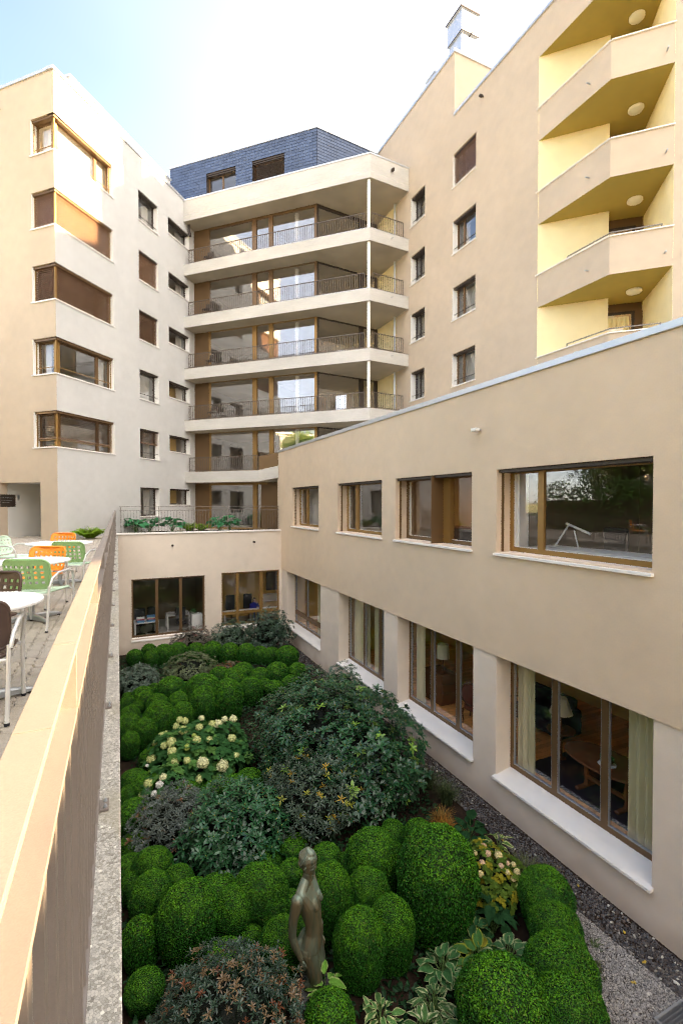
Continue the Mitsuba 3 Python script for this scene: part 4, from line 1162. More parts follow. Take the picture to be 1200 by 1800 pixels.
for i, (x, y) in enumerate(((0.95, 25.7), (1.55, 25.9), (2.8, 25.2))):
    t = thing('office_chair', f'dark office chair in the left office, {["left", "middle", "right"][i]} of three', 'chair')
    add('backrest', MB().box(x - 0.24, x + 0.24, y, y + 0.07, -4.4, -3.75, ch=0.03), 'black_fabric', t)
    add('seat', MB().box(x - 0.24, x + 0.24, y - 0.45, y, -4.52, -4.44, ch=0.03), 'black_fabric', t)
    add('base', MB().lathe([(0.28, 0), (0.03, 0.05), (0.03, 0.45)], (x, y - 0.2, -4.98), 10), 'dark_metal', t)
# office on the right: yellow wall, screen, desk, seated person
t = thing('desk', 'long white desk in front of the yellow wall in the right office', 'desk')
add('tabletop', MB().box(4.9, 7.9, 24.95, 25.6, -4.26, -4.22), 'white_plastic', t)
add('legs', MB().box(4.92, 4.98, 25.0, 25.06, -4.98, -4.26).box(7.8, 7.86, 25.0, 25.06, -4.98, -4.26).box(6.4, 6.46, 25.5, 25.56, -4.98, -4.26), 'white_plastic', t)
t = thing('wall_screen', 'dark blue wall screen on the yellow wall of the right office', 'screen')
add('panel', MB().box(7.75, 8.55, 27.12, 27.2, -3.6, -2.35, ch=0.01), 'screen_blue', t)
t = thing('whiteboard', 'white board under the dark blue screen in the right office', 'board')
add('board', MB().box(7.3, 8.7, 26.9, 26.94, -4.2, -3.75), 'paper_white', t)
for i, x in enumerate((4.75, 5.5, 6.45)):
    t = thing('office_chair', f'black office chair in the right office, {["left", "middle", "right"][i]} of three', 'chair')
    add('backrest', MB().box(x - 0.24, x + 0.24, 26.25, 26.32, -4.35, -3.55, ch=0.03), 'black_fabric', t)
    add('seat', MB().box(x - 0.24, x + 0.24, 25.8, 26.25, -4.52, -4.44, ch=0.03), 'black_fabric', t)
    add('base', MB().lathe([(0.28, 0), (0.03, 0.05), (0.03, 0.45)], (x, 26.0, -4.98), 10), 'dark_metal', t)
ps = thing('person', 'dark haired person in a blue jumper sitting at the office desk, hand at the chin', 'person')
px, py, pz = 6.72, 25.95, -4.45
bones = [[((px, py, pz + 0.1), 0.15), ((px, py - 0.02, pz + 0.36), (0.18, 0.12, 0.12))], [((px, py - 0.02, pz + 0.36), (0.17, 0.11, 0.11)), ((px + 0.01, py - 0.03, pz + 0.47), 0.055)],
         [((px - 0.19, py - 0.02, pz + 0.38), 0.06), ((px - 0.24, py - 0.16, pz + 0.16), 0.05)], [((px - 0.24, py - 0.16, pz + 0.16), 0.047), ((px - 0.05, py - 0.36, pz + 0.2), 0.04)],
         [((px + 0.19, py - 0.02, pz + 0.38), 0.06), ((px + 0.24, py - 0.24, pz + 0.21), 0.05)], [((px + 0.24, py - 0.24, pz + 0.21), 0.047), ((px + 0.13, py - 0.20, pz + 0.44), 0.036)],
         [((px - 0.09, py, pz + 0.06), 0.09), ((px - 0.1, py - 0.42, pz + 0.05), 0.07)], [((px + 0.09, py, pz + 0.06), 0.09), ((px + 0.1, py - 0.42, pz + 0.05), 0.07)],
         [((px - 0.1, py - 0.42, pz + 0.05), 0.065), ((px - 0.1, py - 0.40, pz - 0.42), 0.045)], [((px + 0.1, py - 0.42, pz + 0.05), 0.065), ((px + 0.1, py - 0.40, pz - 0.42), 0.045)]]
add('clothing', smoothed(bones, 0.03, 10), 'jumper_blue', ps, smooth=True)
hd = [[((px + 0.01, py - 0.03, pz + 0.45), 0.045), ((px + 0.02, py - 0.05, pz + 0.56), 0.05)], [((px + 0.02, py - 0.05, pz + 0.63), (0.075, 0.09, 0.095)), ((px + 0.025, py - 0.09, pz + 0.57), (0.05, 0.05, 0.05))],
      [((px + 0.025, py - 0.145, pz + 0.61), 0.012), ((px + 0.025, py - 0.13, pz + 0.645), 0.01)],
      [((px + 0.13, py - 0.20, pz + 0.43), 0.035), ((px + 0.08, py - 0.17, pz + 0.53), (0.03, 0.035, 0.03))]]
for i, dx in enumerate((-0.022, -0.007, 0.008, 0.022)):
    hd.append([((px + 0.09 + dx, py - 0.18, pz + 0.52), 0.011), ((px + 0.07 + dx, py - 0.165, pz + 0.585 - 0.008 * i), 0.009)])
hd.append([((px + 0.12, py - 0.2, pz + 0.48), 0.012), ((px + 0.06, py - 0.19, pz + 0.52), 0.01)])
hd += [[((-5 + px, 0, -50), 0.001), ((-5 + px, 0, -50.001), 0.001)]][:0]
add('body', smoothed(hd, 0.012, 6), 'skin', ps, smooth=True)
hr = [[((px + 0.02, py - 0.03, pz + 0.67), (0.085, 0.095, 0.075)), ((px + 0.01, py + 0.02, pz + 0.52), (0.085, 0.06, 0.07))], [((px + 0.0, py + 0.03, pz + 0.55), 0.07), ((px, py + 0.05, pz + 0.36), 0.06)]]
add('hair', smoothed(hr, 0.02, 6), 'hair_dark', ps, smooth=True)
add('eyes', MB().add(*[np.asarray(q) for q in (trimesh.creation.icosphere(1, 0.009).vertices + [px - 0.008, py - 0.135, pz + 0.635], trimesh.creation.icosphere(1, 0.009).faces)]).add(trimesh.creation.icosphere(1, 0.009).vertices + [px + 0.055, py - 0.133, pz + 0.635], trimesh.creation.icosphere(1, 0.009).faces), 'hair_dark', ps)
add('mouth', MB().box(px + 0.005, px + 0.045, py - 0.137, py - 0.13, pz + 0.572, pz + 0.58), 'red_leather', ps)
# ================================================================== planter and its railing above the end wall
add('planter_soil', MB().box(-0.3, 7.6, 24.08, 25.6, -0.06, 0.06), 'soil', kind='structure')
add('planter_paving', MB().extz(Polygon([(-0.3, 25.6), (7.6, 25.6), (7.6, 24.0), (13, 24), (13, 31), (4, 31), (-0.3, 27)]), -0.055, 0.0), 'paver', kind='structure')
PR = thing('planter_railing', 'thin dark steel railing behind the planter on the garden end wall', 'railing')
m = MB().box(0.05, 7.55, 24.0, 24.035, 1.285, 1.305).box(0.05, 7.55, 24.005, 24.03, 1.105, 1.125)
add('handrail', m, 'rail_paint', PR)
for x in (0.12, 1.72, 3.32, 4.92, 6.5, 7.5):
    add('post', MB().box(x - 0.015, x + 0.015, 24.0, 24.03, 0.05, 1.30), 'rail_paint', PR)
i = 0
x = 0.25
while x < 7.5:
    add('baluster', MB().box(x - 0.006, x + 0.006, 24.008, 24.022, 0.09, 1.115), 'rail_paint', PR)
    x += 0.134
# ================================================================== near railing on the coping
RL = thing('terrace_railing', 'brown painted steel railing with flat bars along the terrace edge, sunlit at its near end', 'railing')
XR0, XR1 = -0.131, -0.085
ZH, ZP, ZB = 1.14, 0.993, 0.13
ys = [1.22 + 1.25 * i for i in range(-2, 19)]
edges = [0.77 - 1.25 * 1, 0.77, 1.22] + [1.22 + 1.25 * i for i in range(1, 19)]
for a, b in zip(edges[:-1], edges[1:]):
    add('handrail', MB().box(XR0 - 0.001, XR1 + 0.001, a + 0.002, b - 0.002, ZH - 0.012, ZH, ch=0.0008), 'rail_paint', RL)
    if b - a > 0.3:
        add('weld', MB().box(XR0, XR1, b - 0.004, b + 0.003, ZH - 0.008, ZH + 0.0012), 'rail_paint', RL)
for y in ys:
    if y > 23.9:
        continue
    add('post', MB().box(XR0 + 0.010, XR1 - 0.002, y + 0.002, y + 0.016, 0.012, ZH - 0.012), 'rail_paint', RL)
    br = add('bracket', MB().box(XR0 + 0.01, XR1 + 0.035, y + 0.03, y + 0.12, 0.001, 0.012).box(XR0 + 0.006, XR1 - 0.006, y + 0.017, y + 0.05, 0.012, 0.18), 'rail_paint', RL)
    for dy in (0.05, 0.10):
        add('bolt', MB().lathe([(0.009, 0.012), (0.009, 0.019), (0.005, 0.019), (0.005, 0.027)], (XR1 + 0.02, y + dy, 0), 6), 'galvanised', br)
    y1 = y + 1.25
    if y1 > 23.95:
        continue
    add('panel_rail', MB().box(XR0, XR1, y + 0.02, y1 + 0.002, ZP - 0.010, ZP, ch=0.0008), 'rail_paint', RL)
    add('panel_rail', MB().box(XR0, XR1, y + 0.02, y1 + 0.002, ZB - 0.010, ZB, ch=0.0008), 'rail_paint', RL)
    add('panel_stile', MB().box(XR0 + 0.012, XR1 - 0.003, y + 0.021, y + 0.029, ZB, ZP - 0.01), 'rail_paint', RL)
    for j in range(1, 10):
        yy = y + 0.02 + 1.23 * j / 10
        add('baluster', MB().box(XR1 - 0.018, XR1 - 0.005, yy - 0.016, yy + 0.016, ZB, ZP - 0.01), 'rail_paint', RL)

# added block behind the viewer, unseen, cuts sky light on the railing fronts
SB = thing('south_building', 'added sand coloured building behind the viewer, unseen, blocking light from behind', 'building')
fs = Fr((-26, -9.0), (1, 0), (0, 1))
hs_ = [(1.5 + 3.4 * i, 3.3 + 3.4 * i, 0.9 + 2.85 * j, 2.4 + 2.85 * j) for i in range(8) for j in range(3)]
add('wall', MB().ext(holes(sbox(0, 0, 29, 9.6), hs_), -0.35, 0, fs), 'stucco_sand', SB)
add('body', MB().box(0.1, 28.9, -9, -1.2, 0, 9.5, fs), 'grey_plaster', SB)
add('coping', MB().box(-0.1, 29.1, -0.4, 0.05, 9.6, 9.72, fs), 'zinc', SB)
for a, b, c, d in hs_:
    w = add('window', MB().box(a, b, -0.32, -0.26, c, c + 0.08, fs).box(a, b, -0.32, -0.26, d - 0.08, d, fs).box(a, a + 0.08, -0.32, -0.26, c + 0.08, d - 0.08, fs).box(b - 0.08, b, -0.32, -0.26, c + 0.08, d - 0.08, fs), 'brown_metal', SB)
    add('pane', sheet(fs, a + 0.05, b - 0.05, c + 0.05, d - 0.05, -0.29), 'glass', w)
# ================================================================== terrace furniture
CHAIRC = {'orange': (0.85, 0.30, 0.03), 'green': (0.25, 0.42, 0.17), 'mint': (0.56, 0.72, 0.58), 'brown': (0.075, 0.046, 0.036), 'seat_mint': (0.55, 0.73, 0.56)}
for k, c in CHAIRC.items():
    mat('plastic_' + k, c, 0.38, 0.5)
mat('chair_tube', (0.70, 0.70, 0.68), 0.3, 0.5, metal=0.35)


def roundrect(x0, x1, y0, y1, r):
    return sbox(x0 + r, y0 + r, x1 - r, y1 - r).buffer(r, 6)


def bent_panel(poly, curve, thick):
    """Extrude a (u, v) polygon by thick, then bend it with curve(u, v) -> (a, b, z)."""
    m = trimesh.creation.extrude_polygon(poly, thick, engine='earcut')
    v, f = trimesh.remesh.subdivide_to_size(m.vertices, m.faces, 0.09, max_iter=6)
    return curve(v[:, 0], v[:, 1], v[:, 2]), f


def garden_chair(name, x, y, rot, back_c, seat_c, label):
    """rot = direction the sitter faces, in degrees from +x."""
    t = thing(name, label, 'chair', 'perforated garden chairs on the terrace')
    c, s = math.cos(math.radians(rot)), math.sin(math.radians(rot))

    def W(q):
        q = np.asarray(q, float)
        return np.stack([x + q[..., 0] * c - q[..., 1] * s, y + q[..., 0] * s + q[..., 1] * c, q[..., 2]], -1)
    W_ = W
    # backrest: rounded plate with square holes
    back = roundrect(-0.255, 0.255, 0.0, 0.34, 0.075)
    hs = [sbox(-0.20 + 0.066 * i, 0.055 + 0.062 * j, -0.20 + 0.066 * i + 0.038, 0.055 + 0.062 * j + 0.032) for i in range(7 - 0) for j in range(4) if -0.20 + 0.066 * i + 0.038 < 0.235]
    back = back.difference(unary_union(hs))

    def cb(u, v, w):
        return W_(np.stack([-0.235 - 0.20 * v + 0.10 * (u / 0.25) ** 2 * 0.55 - w, u, 0.485 + v * 0.97], -1))
    add('backrest', bent_panel(back, cb, 0.016), back_c, t)
    rim = np.array(roundrect(-0.255, 0.255, 0.0, 0.34, 0.075).exterior.coords)
    add('backrest_rim', MB().tube(cb(rim[:, 0], rim[:, 1], np.full(len(rim), 0.008)), 0.0125, 6), back_c, t, smooth=60)
    seat = roundrect(-0.23, 0.23, -0.235, 0.235, 0.06)
    hs = [sbox(-0.185 + 0.075 * i, -0.19 + 0.062 * j, -0.185 + 0.075 * i + 0.045, -0.19 + 0.062 * j + 0.03) for i in range(5) for j in range(6)]
    seat = seat.difference(unary_union(hs))

    def cs(u, v, w):
        return W_(np.stack([u, v, 0.435 + 0.02 * (v / 0.23) ** 2 - 0.02 * np.clip((u - 0.12) / 0.11, 0, 1) ** 2 + w - 0.012], -1))
    add('seat', bent_panel(seat, cs, 0.018), seat_c, t)
    rim = np.array(seat.exterior.coords)
    add('seat_rim', MB().tube(cs(rim[:, 0], rim[:, 1], np.full(len(rim), 0.004)), 0.014, 6), seat_c, t, smooth=60)
    for sd in (-1, 1):
        # one bent tube: rear leg, arm, front leg
        b = 0.265 * sd
        add('leg', MB().tube(W([[-0.29, 0.245 * sd, 0.0], [-0.255, 0.25 * sd, 0.30], [-0.25, 0.255 * sd, 0.52]]), 0.0145, 8), 'chair_tube', t, smooth=60)
        q = [[-0.255, b, 0.50], [-0.23, b * 1.06, 0.60], [-0.12, b * 1.1, 0.655], [0.08, b * 1.1, 0.66], [0.17, b * 1.09, 0.64], [0.215, b * 1.06, 0.58], [0.23, b, 0.44], [0.26, b, 0.0]]
        add('arm', MB().tube(W(q), 0.0145, 8), 'chair_tube', t, smooth=60)
        add('foot_cap', MB().tube(W([[0.2602, b, 0.001], [0.259, b, 0.02]]), 0.016, 8).tube(W([[-0.2902, 0.245 * sd, 0.001], [-0.288, 0.245 * sd, 0.02]]), 0.016, 8), 'black_fabric', t)
    add('crossbar', MB().tube(W([[-0.24, -0.25, 0.42], [-0.24, 0.25, 0.42]]), 0.011, 8).tube(W([[0.20, -0.26, 0.42], [0.20, 0.26, 0.42]]), 0.011, 8), 'chair_tube', t, smooth=60)
    return t


def cafe_table(x, y, r, rot, label):
    t = thing('cafe_table', label, 'table', 'round white cafe tables on the terrace')
    add('tabletop', MB().lathe([(r - 0.02, 0.715), (r, 0.722), (r, 0.735), (r - 0.006, 0.742), (0.0, 0.745)], (x, y, 0), 48), 'white_plastic', t, smooth=35)
    add('pedestal', MB().lathe([(0.033, 0.05), (0.033, 0.70), (0.16, 0.71), (0.16, 0.716)], (x, y, 0), 16), 'galvanised', t, smooth=35)
    for i in range(4):
        a = math.radians(rot + 90 * i)
        ca, sa = math.cos(a), math.sin(a)
        P = lambda u, v, z: [x + u * ca - v * sa, y + u * sa + v * ca, z]
        b = MB()
        rows = []
        for u, h, w in ((0.02, 0.085, 0.026), (0.2, 0.07, 0.024), (0.33, 0.045, 0.02), (0.36, 0.03, 0.016)):
            rows.append(np.array([P(u, -w, 0.018), P(u, w, 0.018), P(u, w, h * 0.8), P(u, w * 0.6, h), P(u, -w * 0.6, h), P(u, -w, h * 0.8)]))
        b.ring(rows)
        add('foot', b, 'galvanised', t)
        add('glide', MB().lathe([(0.018, 0), (0.018, 0.02)], P(0.33, 0, 0), 8), 'black_fabric', t)
    return t


cafe_table(-0.93, 4.22, 0.42, 20, 'white round cafe table nearest to the railing, cut by the left edge')
cafe_table(-0.98, 7.02, 0.43, 35, 'white round cafe table in the middle, between the two green backed chairs')
cafe_table(-0.95, 9.95, 0.53, 10, 'white round cafe table farthest from the viewer')
garden_chair('garden_chair', -0.915, 4.02, 91, 'plastic_brown', 'plastic_brown', 'brown garden chair on the near side of the nearest table, cut by the left edge')
garden_chair('garden_chair', -1.14, 5.12, 246, 'plastic_brown', 'plastic_brown', 'brown garden chair on the far side of the nearest table')
garden_chair('garden_chair', -0.84, 6.62, 66, 'plastic_green', 'plastic_seat_mint', 'green backed garden chair with mint seat on the near side of the middle table')
garden_chair('garden_chair', -1.03, 7.92, 245, 'plastic_orange', 'plastic_orange', 'orange garden chair on the far side of the middle table')
garden_chair('garden_chair', -0.65, 9.26, 67, 'plastic_green', 'plastic_seat_mint', 'green backed garden chair in front of the farthest table')
garden_chair('garden_chair', -1.15, 11.45, 244, 'plastic_orange', 'plastic_orange', 'orange garden chair behind the farthest table')
garden_chair('garden_chair', -1.80, 10.9, -25, 'plastic_mint', 'plastic_mint', 'pale mint garden chair at the left of the farthest table')
# ================================================================== planting
vcol('leaf_matte', 0.55, 0.22)
vcol('leaf_gloss', 0.30, 0.5)
vcol('petal', 0.75, 0.2)
scene['leaf_thin'] = {'type': 'principledthin', 'base_color': {'type': 'mesh_attribute', 'name': 'vertex_color'}, 'roughness': 0.45, 'spec_trans': 0.0, 'diff_trans': 0.7, 'eta': 1.45}


def leaf_tpl(L=1.0, W=0.3, droop=0.12, fold=0.18, tip=0.72):
    v = np.array([[0, 0, 0], [0.3, -0.45, 1], [0.3, 0, 0], [0.3, 0.45, 1], [tip, -0.5, 1], [tip, 0, 0], [tip, 0.5, 1], [1, 0, 0]], float)
    x, y = v[:, 0], v[:, 1]
    z = np.abs(y) * W * fold * 2 - droop * x ** 2 + 0.04 * np.sin(x * 3)
    v = np.stack([x * L, y * W, z * L * 1.0], 1)
    f = np.array([[0, 1, 2], [0, 2, 3], [1, 4, 5], [1, 5, 2], [2, 5, 6], [2, 6, 3], [4, 7, 5], [5, 7, 6]])
    return v, f


def quad_tpl(L=1.0, W=0.6):
    return np.array([[0, 0, 0], [0.5 * L, -0.5 * W, 0.08 * L], [L, 0, 0], [0.5 * L, 0.5 * W, 0.08 * L]]), np.array([[0, 1, 2], [0, 2, 3]])


def basis(axis, ang, r):
    """Rotation matrices whose third column is axis, turned by ang about it."""
    axis = axis / np.linalg.norm(axis, axis=1, keepdims=True)
    ref = np.where(np.abs(axis[:, 2:]) < 0.9, [[0, 0, 1.0]], [[1.0, 0, 0]])
    a = np.cross(ref, axis)
    a /= np.linalg.norm(a, axis=1, keepdims=True)
    b = np.cross(axis, a)
    c, s = np.cos(ang)[:, None], np.sin(ang)[:, None]
    return np.stack([a * c + b * s, b * c - a * s, axis], 2)


def scatter(tpl, R, scale, pos, col):
    v, f = tpl
    N, n = len(pos), len(v)
    V = np.einsum('kij,nj->kni', R, v) * np.reshape(scale, (-1, 1, 1)) + pos[:, None]
    F = f[None] + (np.arange(N) * n)[:, None, None]
    return V.reshape(-1, 3), F.reshape(-1, 3), np.repeat(col, n, 0)


def sphere_dirs(n, r, zmin=-1.0):
    i = np.arange(n) + 0.5
    z = 1 - (1 - zmin) * i / n
    ph = i * 2.399963 + r.uniform(0, 6)
    q = np.sqrt(np.maximum(0, 1 - z * z))
    d = np.stack([q * np.cos(ph), q * np.sin(ph), z], 1) + r.normal(0, 0.35 / math.sqrt(n), (n, 3))
    return d / np.linalg.norm(d, axis=1, keepdims=True)


# ---- clipped box balls: one dense shell of small leaves over a solid core coloured dark for inner shade
def ball_tpl(n, leaf, seed):
    r = np.random.default_rng(seed)
    d = sphere_dirs(n, r, -0.93)
    bump = 1 + 0.055 * (meshkit.fbm(d * 2.6 + seed, 3, seed) - 0.5) * 2 + r.normal(0, 0.016, n) - 0.05 * (r.random(n) < 0.12)
    pos = d * bump[:, None]
    q_ = np.hypot(pos[:, 0], pos[:, 1])[:, None]
    pos[:, :2] *= np.where(pos[:, 2:] < 0, (q_ + (0.93 - q_) * 0.72) / np.maximum(q_, 0.05), 1.0)
    ax = d + r.normal(0, 0.75, (n, 3))
    R = basis(ax, r.uniform(0, 6.28, n), r)
    t = r.random(n)[:, None]
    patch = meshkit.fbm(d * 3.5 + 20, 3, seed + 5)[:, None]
    young = np.clip((d[:, 2:] - 0.1) * 0.8 + (patch - 0.5) * 1.6, 0, 1) * r.random((n, 1))  # new growth on top, with some of the top light in the colour
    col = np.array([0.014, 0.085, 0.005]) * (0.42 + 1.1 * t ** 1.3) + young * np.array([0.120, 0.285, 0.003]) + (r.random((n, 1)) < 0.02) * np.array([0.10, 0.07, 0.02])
    sc = leaf * r.uniform(0.7, 1.3, n)
    V, F, C = scatter(quad_tpl(1.0, 0.62), R, sc, pos - R[:, :, 0] * sc[:, None] * 0.5, col)
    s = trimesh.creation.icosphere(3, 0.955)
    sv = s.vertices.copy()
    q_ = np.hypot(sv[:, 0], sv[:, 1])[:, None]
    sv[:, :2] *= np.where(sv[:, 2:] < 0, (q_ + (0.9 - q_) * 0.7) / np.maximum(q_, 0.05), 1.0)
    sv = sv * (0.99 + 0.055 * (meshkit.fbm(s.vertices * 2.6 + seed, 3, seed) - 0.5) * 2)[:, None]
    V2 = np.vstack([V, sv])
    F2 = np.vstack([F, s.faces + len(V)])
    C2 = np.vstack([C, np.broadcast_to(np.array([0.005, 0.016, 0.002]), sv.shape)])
    return V2, F2, C2


for nm, n, leaf, seed in (('box_large', 20000, 0.048, 1), ('box_large_b', 18000, 0.051, 2), ('box_medium', 9500, 0.068, 3), ('box_medium_b', 9500, 0.070, 4), ('box_small', 4800, 0.095, 5), ('box_small_b', 4800, 0.095, 6)):
    V, F, C = ball_tpl(n, leaf, seed)
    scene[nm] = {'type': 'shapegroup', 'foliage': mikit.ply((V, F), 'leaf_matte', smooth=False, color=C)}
rb = np.random.default_rng(21)


def box_ball(x, y, z, R, a, label, group=None, lod=None):
    t = number('boxwood_ball')
    size = lod or ('large' if R > 0.33 and y < 10 else 'medium' if R > 0.25 and y < 16.5 else 'small')
    g = f'box_{size}' + ('_b' if rb.random() < 0.5 else '')
    sx = rb.uniform(0.96, 1.05)
    scene[t] = {'type': 'instance', 'shapegroup': {'type': 'ref', 'id': g},
                'to_world': T().translate([x, y, z]).rotate([0, 0, 1], float(rb.uniform(0, 360))).rotate([1, 0, 0], float(rb.uniform(-7, 7))).scale([R * sx, R / sx, R * a])}
    labels[t] = {'label': label, 'category': 'clipped shrub'}
    if group:
        labels[t]['group'] = group
    return t


front = [((4.63, 6.34, -4.63, 0.66, 1.22), 'largest clipped boxwood ball, right of the statue, next to the pink hydrangea'),
         ((4.03, 7.36, -4.86, 0.50, 1.1), 'large boxwood ball behind and left of the largest one'),
         ((4.91, 8.19, -5.14, 0.26, 1), 'small boxwood ball peeping out behind the two largest ones, left of its twin'),
         ((5.29, 7.86, -5.09, 0.31, 1), 'boxwood ball behind the largest one, close to the orange sedge'),
         ((3.0, 6.93, -4.86, 0.38, 1.5), 'tall egg shaped boxwood ball just right of the statue torso'),
         ((3.66, 6.89, -4.98, 0.36, 1.2), 'boxwood ball between the tall egg shaped one and the largest one'),
         ((3.70, 7.89, -5.19, 0.21, 1), 'tiny boxwood ball above the tall egg shaped one'),
         ((3.40, 8.04, -5.11, 0.30, 1), 'boxwood ball just right of the statue head'),
         ((3.65, 6.13, -4.94, 0.36, 1.35), 'right lobe of the heart shaped boxwood pair below the largest ball'),
         ((3.11, 6.11, -4.93, 0.38, 1.3), 'left lobe of the heart shaped boxwood pair, near the statue knees'),
         ((2.36, 5.46, -5.08, 0.33, 1), 'boxwood ball at the bottom edge, in front of the statue foot')]
for p, l in front:
    box_ball(*p, l)
mid = [(2.75, 8.07, -5.17, 0.25, 1), (2.06, 7.62, -4.97, 0.46, 1), (1.61, 7.55, -5.03, 0.34, 1.1), (2.18, 7.39, -5.08, 0.30, 1.1), (0.92, 7.62, -4.92, 0.46, 1.1), (0.44, 8.41, -5.03, 0.35, 1.1),
       (0.89, 8.67, -5.13, 0.28, 1), (0.24, 7.62, -5.05, 0.25, 1.5), (0.18, 8.97, -5.18, 0.22, 1.1), (2.13, 6.69, -5.05, 0.34, 1.1), (1.8, 7.19, -5.22, 0.18, 1), (2.53, 7.48, -5.19, 0.22, 1), (0.51, 9.11, -5.06, 0.35, 1), (0.14, 9.34, -5.14, 0.27, 1)]
mlab = ['boxwood ball left of the statue head', 'widest low boxwood ball left of the statue, under the dark rhododendron', 'middle boxwood ball in the row left of the statue', 'boxwood ball touching the statue on its left side', 'biggest boxwood ball above the brownish rhododendron', 'boxwood ball near the coping, left of the biggest one in its row',
        'boxwood ball under the grey leaved shrub', 'tall narrow boxwood ball against the retaining wall', 'small boxwood ball against the retaining wall, above the tall narrow one', 'low boxwood ball beside the statue hip, right of the brownish rhododendron', 'small boxwood ball between the brownish rhododendron and the statue', 'small boxwood ball at the statue shoulder',
        'dark boxwood ball in shade below the grey leaved shrub, right one', 'dark boxwood ball in shade below the grey leaved shrub, left one']
for p, l in zip(mid, mlab):
    box_ball(*p, l)
upl = [(0.25, 10.77, -5.06, 0.36, 1), (0.19, 11.63, -5.14, 0.29, 1), (0.5, 11.71, -5.06, 0.37, 1), (2.28, 10.67, -5.04, 0.40, 1), (1.3, 11.09, -5.1, 0.34, 1), (1.87, 10.79, -5.09, 0.35, 1)]
ulab = ['boxwood ball below the small white hydrangea, nearest to the coping', 'small boxwood ball beside the coping at the small white hydrangea', 'boxwood ball directly left of the small white hydrangea', 'dark boxwood ball between white hydrangea and dark rhododendron, rightmost of three', 'dark boxwood ball under the white hydrangea, leftmost of three', 'dark boxwood ball under the white hydrangea, middle of three']
for p, l in zip(upl, ulab):
    box_ball(*p, l)
cloud = [(0.25, 14.1, -5.06, 0.27, 1.3), (0.22, 14.8, -4.96, 0.38, 1.2), (0.67, 14.41, -4.97, 0.34, 1.3), (1.03, 14.72, -4.84, 0.48, 1.2), (1.74, 15.19, -5.0, 0.35, 1.2), (2.39, 15.44, -4.86, 0.47, 1.2), (3.11, 15.32, -4.78, 0.50, 1.3), (1.75, 16.28, -5.04, 0.38, 1), (1.09, 16.4, -5.04, 0.37, 1), (0.76, 17.1, -5.1, 0.33, 1),
         (0.28, 16.07, -5.1, 0.32, 1), (0.25, 17.23, -5.15, 0.27, 1), (0.5, 16.83, -5.19, 0.23, 1), (1.95, 16.94, -5.11, 0.32, 1), (1.34, 17.22, -5.14, 0.28, 1), (1.58, 17.29, -4.96, 0.48, 1), (1.1, 17.96, -5.14, 0.29, 1), (0.69, 17.43, -5.07, 0.35, 1), (0.25, 17.93, -5.22, 0.2, 1), (2.52, 16.42, -4.84, 0.60, 1), (3.37, 18.13, -5.04, 0.39, 1),
         (3.73, 17.27, -4.95, 0.48, 1), (4.24, 18.04, -5.01, 0.42, 1), (4.72, 17.38, -5.04, 0.39, 1), (5.36, 17.34, -4.98, 0.46, 1), (6.15, 17.28, -5.03, 0.40, 1), (4.06, 16.2, -4.97, 0.42, 1.1), (4.72, 16.84, -5.15, 0.28, 1)]
spec = {0: 'single boxwood ball against the coping above the white hydrangea, lowest of the cloud hedge', 3: 'largest boxwood ball at the left of the cloud hedge, above the hydrangea', 5: 'tall boxwood ball in the middle front of the cloud hedge', 6: 'tallest boxwood ball of the cloud hedge, right of the middle one', 19: 'widest boxwood ball of the cloud hedge, low dome', 25: 'boxwood ball at the right end of the cloud hedge, by the gravel'}
for i, p in enumerate(cloud):
    if i in spec:
        box_ball(*p, spec[i])
    else:
        lft = p[0] < 2
        box_ball(*p, 'bright green boxwood ball within the left half of the cloud hedge' if lft else 'bright green boxwood ball within the right half of the cloud hedge', 'left cloud hedge balls' if lft else 'right cloud hedge balls')
for p in [(0.6, 22.18, -5.1, 0.34, 1), (1.2, 22.89, -5.11, 0.33, 1), (1.25, 21.65, -5.08, 0.35, 1), (1.73, 21.76, -5.0, 0.40, 1.1), (2.3, 21.74, -5.0, 0.41, 1.1), (2.96, 21.35, -5.0, 0.41, 1.1), (3.63, 21.11, -4.97, 0.43, 1.1), (4.26, 20.58, -4.98, 0.43, 1.1), (4.93, 20.36, -5.0, 0.40, 1.1), (5.46, 20.18, -5.06, 0.37, 1), (5.88, 19.82, -5.06, 0.37, 1), (6.32, 19.02, -4.95, 0.48, 1)]:
    box_ball(*p, 'dark boxwood ball in the rear row below the office windows', 'rear row of boxwood balls')
for p, l in zip([(6.23, 5.6, -4.96, 0.45, 1), (5.97, 5.2, -5.04, 0.38, 1), (5.89, 4.97, -5.1, 0.33, 1), (5.37, 4.58, -4.94, 0.48, 1), (5.04, 4.16, -4.96, 0.46, 1), (4.28, 4.48, -4.86, 0.57, 1)],
                ['boxwood ball beside the gravel, topmost of the right row', 'boxwood ball second from the top in the row beside the gravel', 'boxwood ball third from the top in the row beside the gravel', 'wide boxwood ball fourth from the top beside the gravel', 'boxwood ball at the bottom right corner of the planting', 'big boxwood ball at the bottom edge, right of the hostas']):
    box_ball(*p, l)


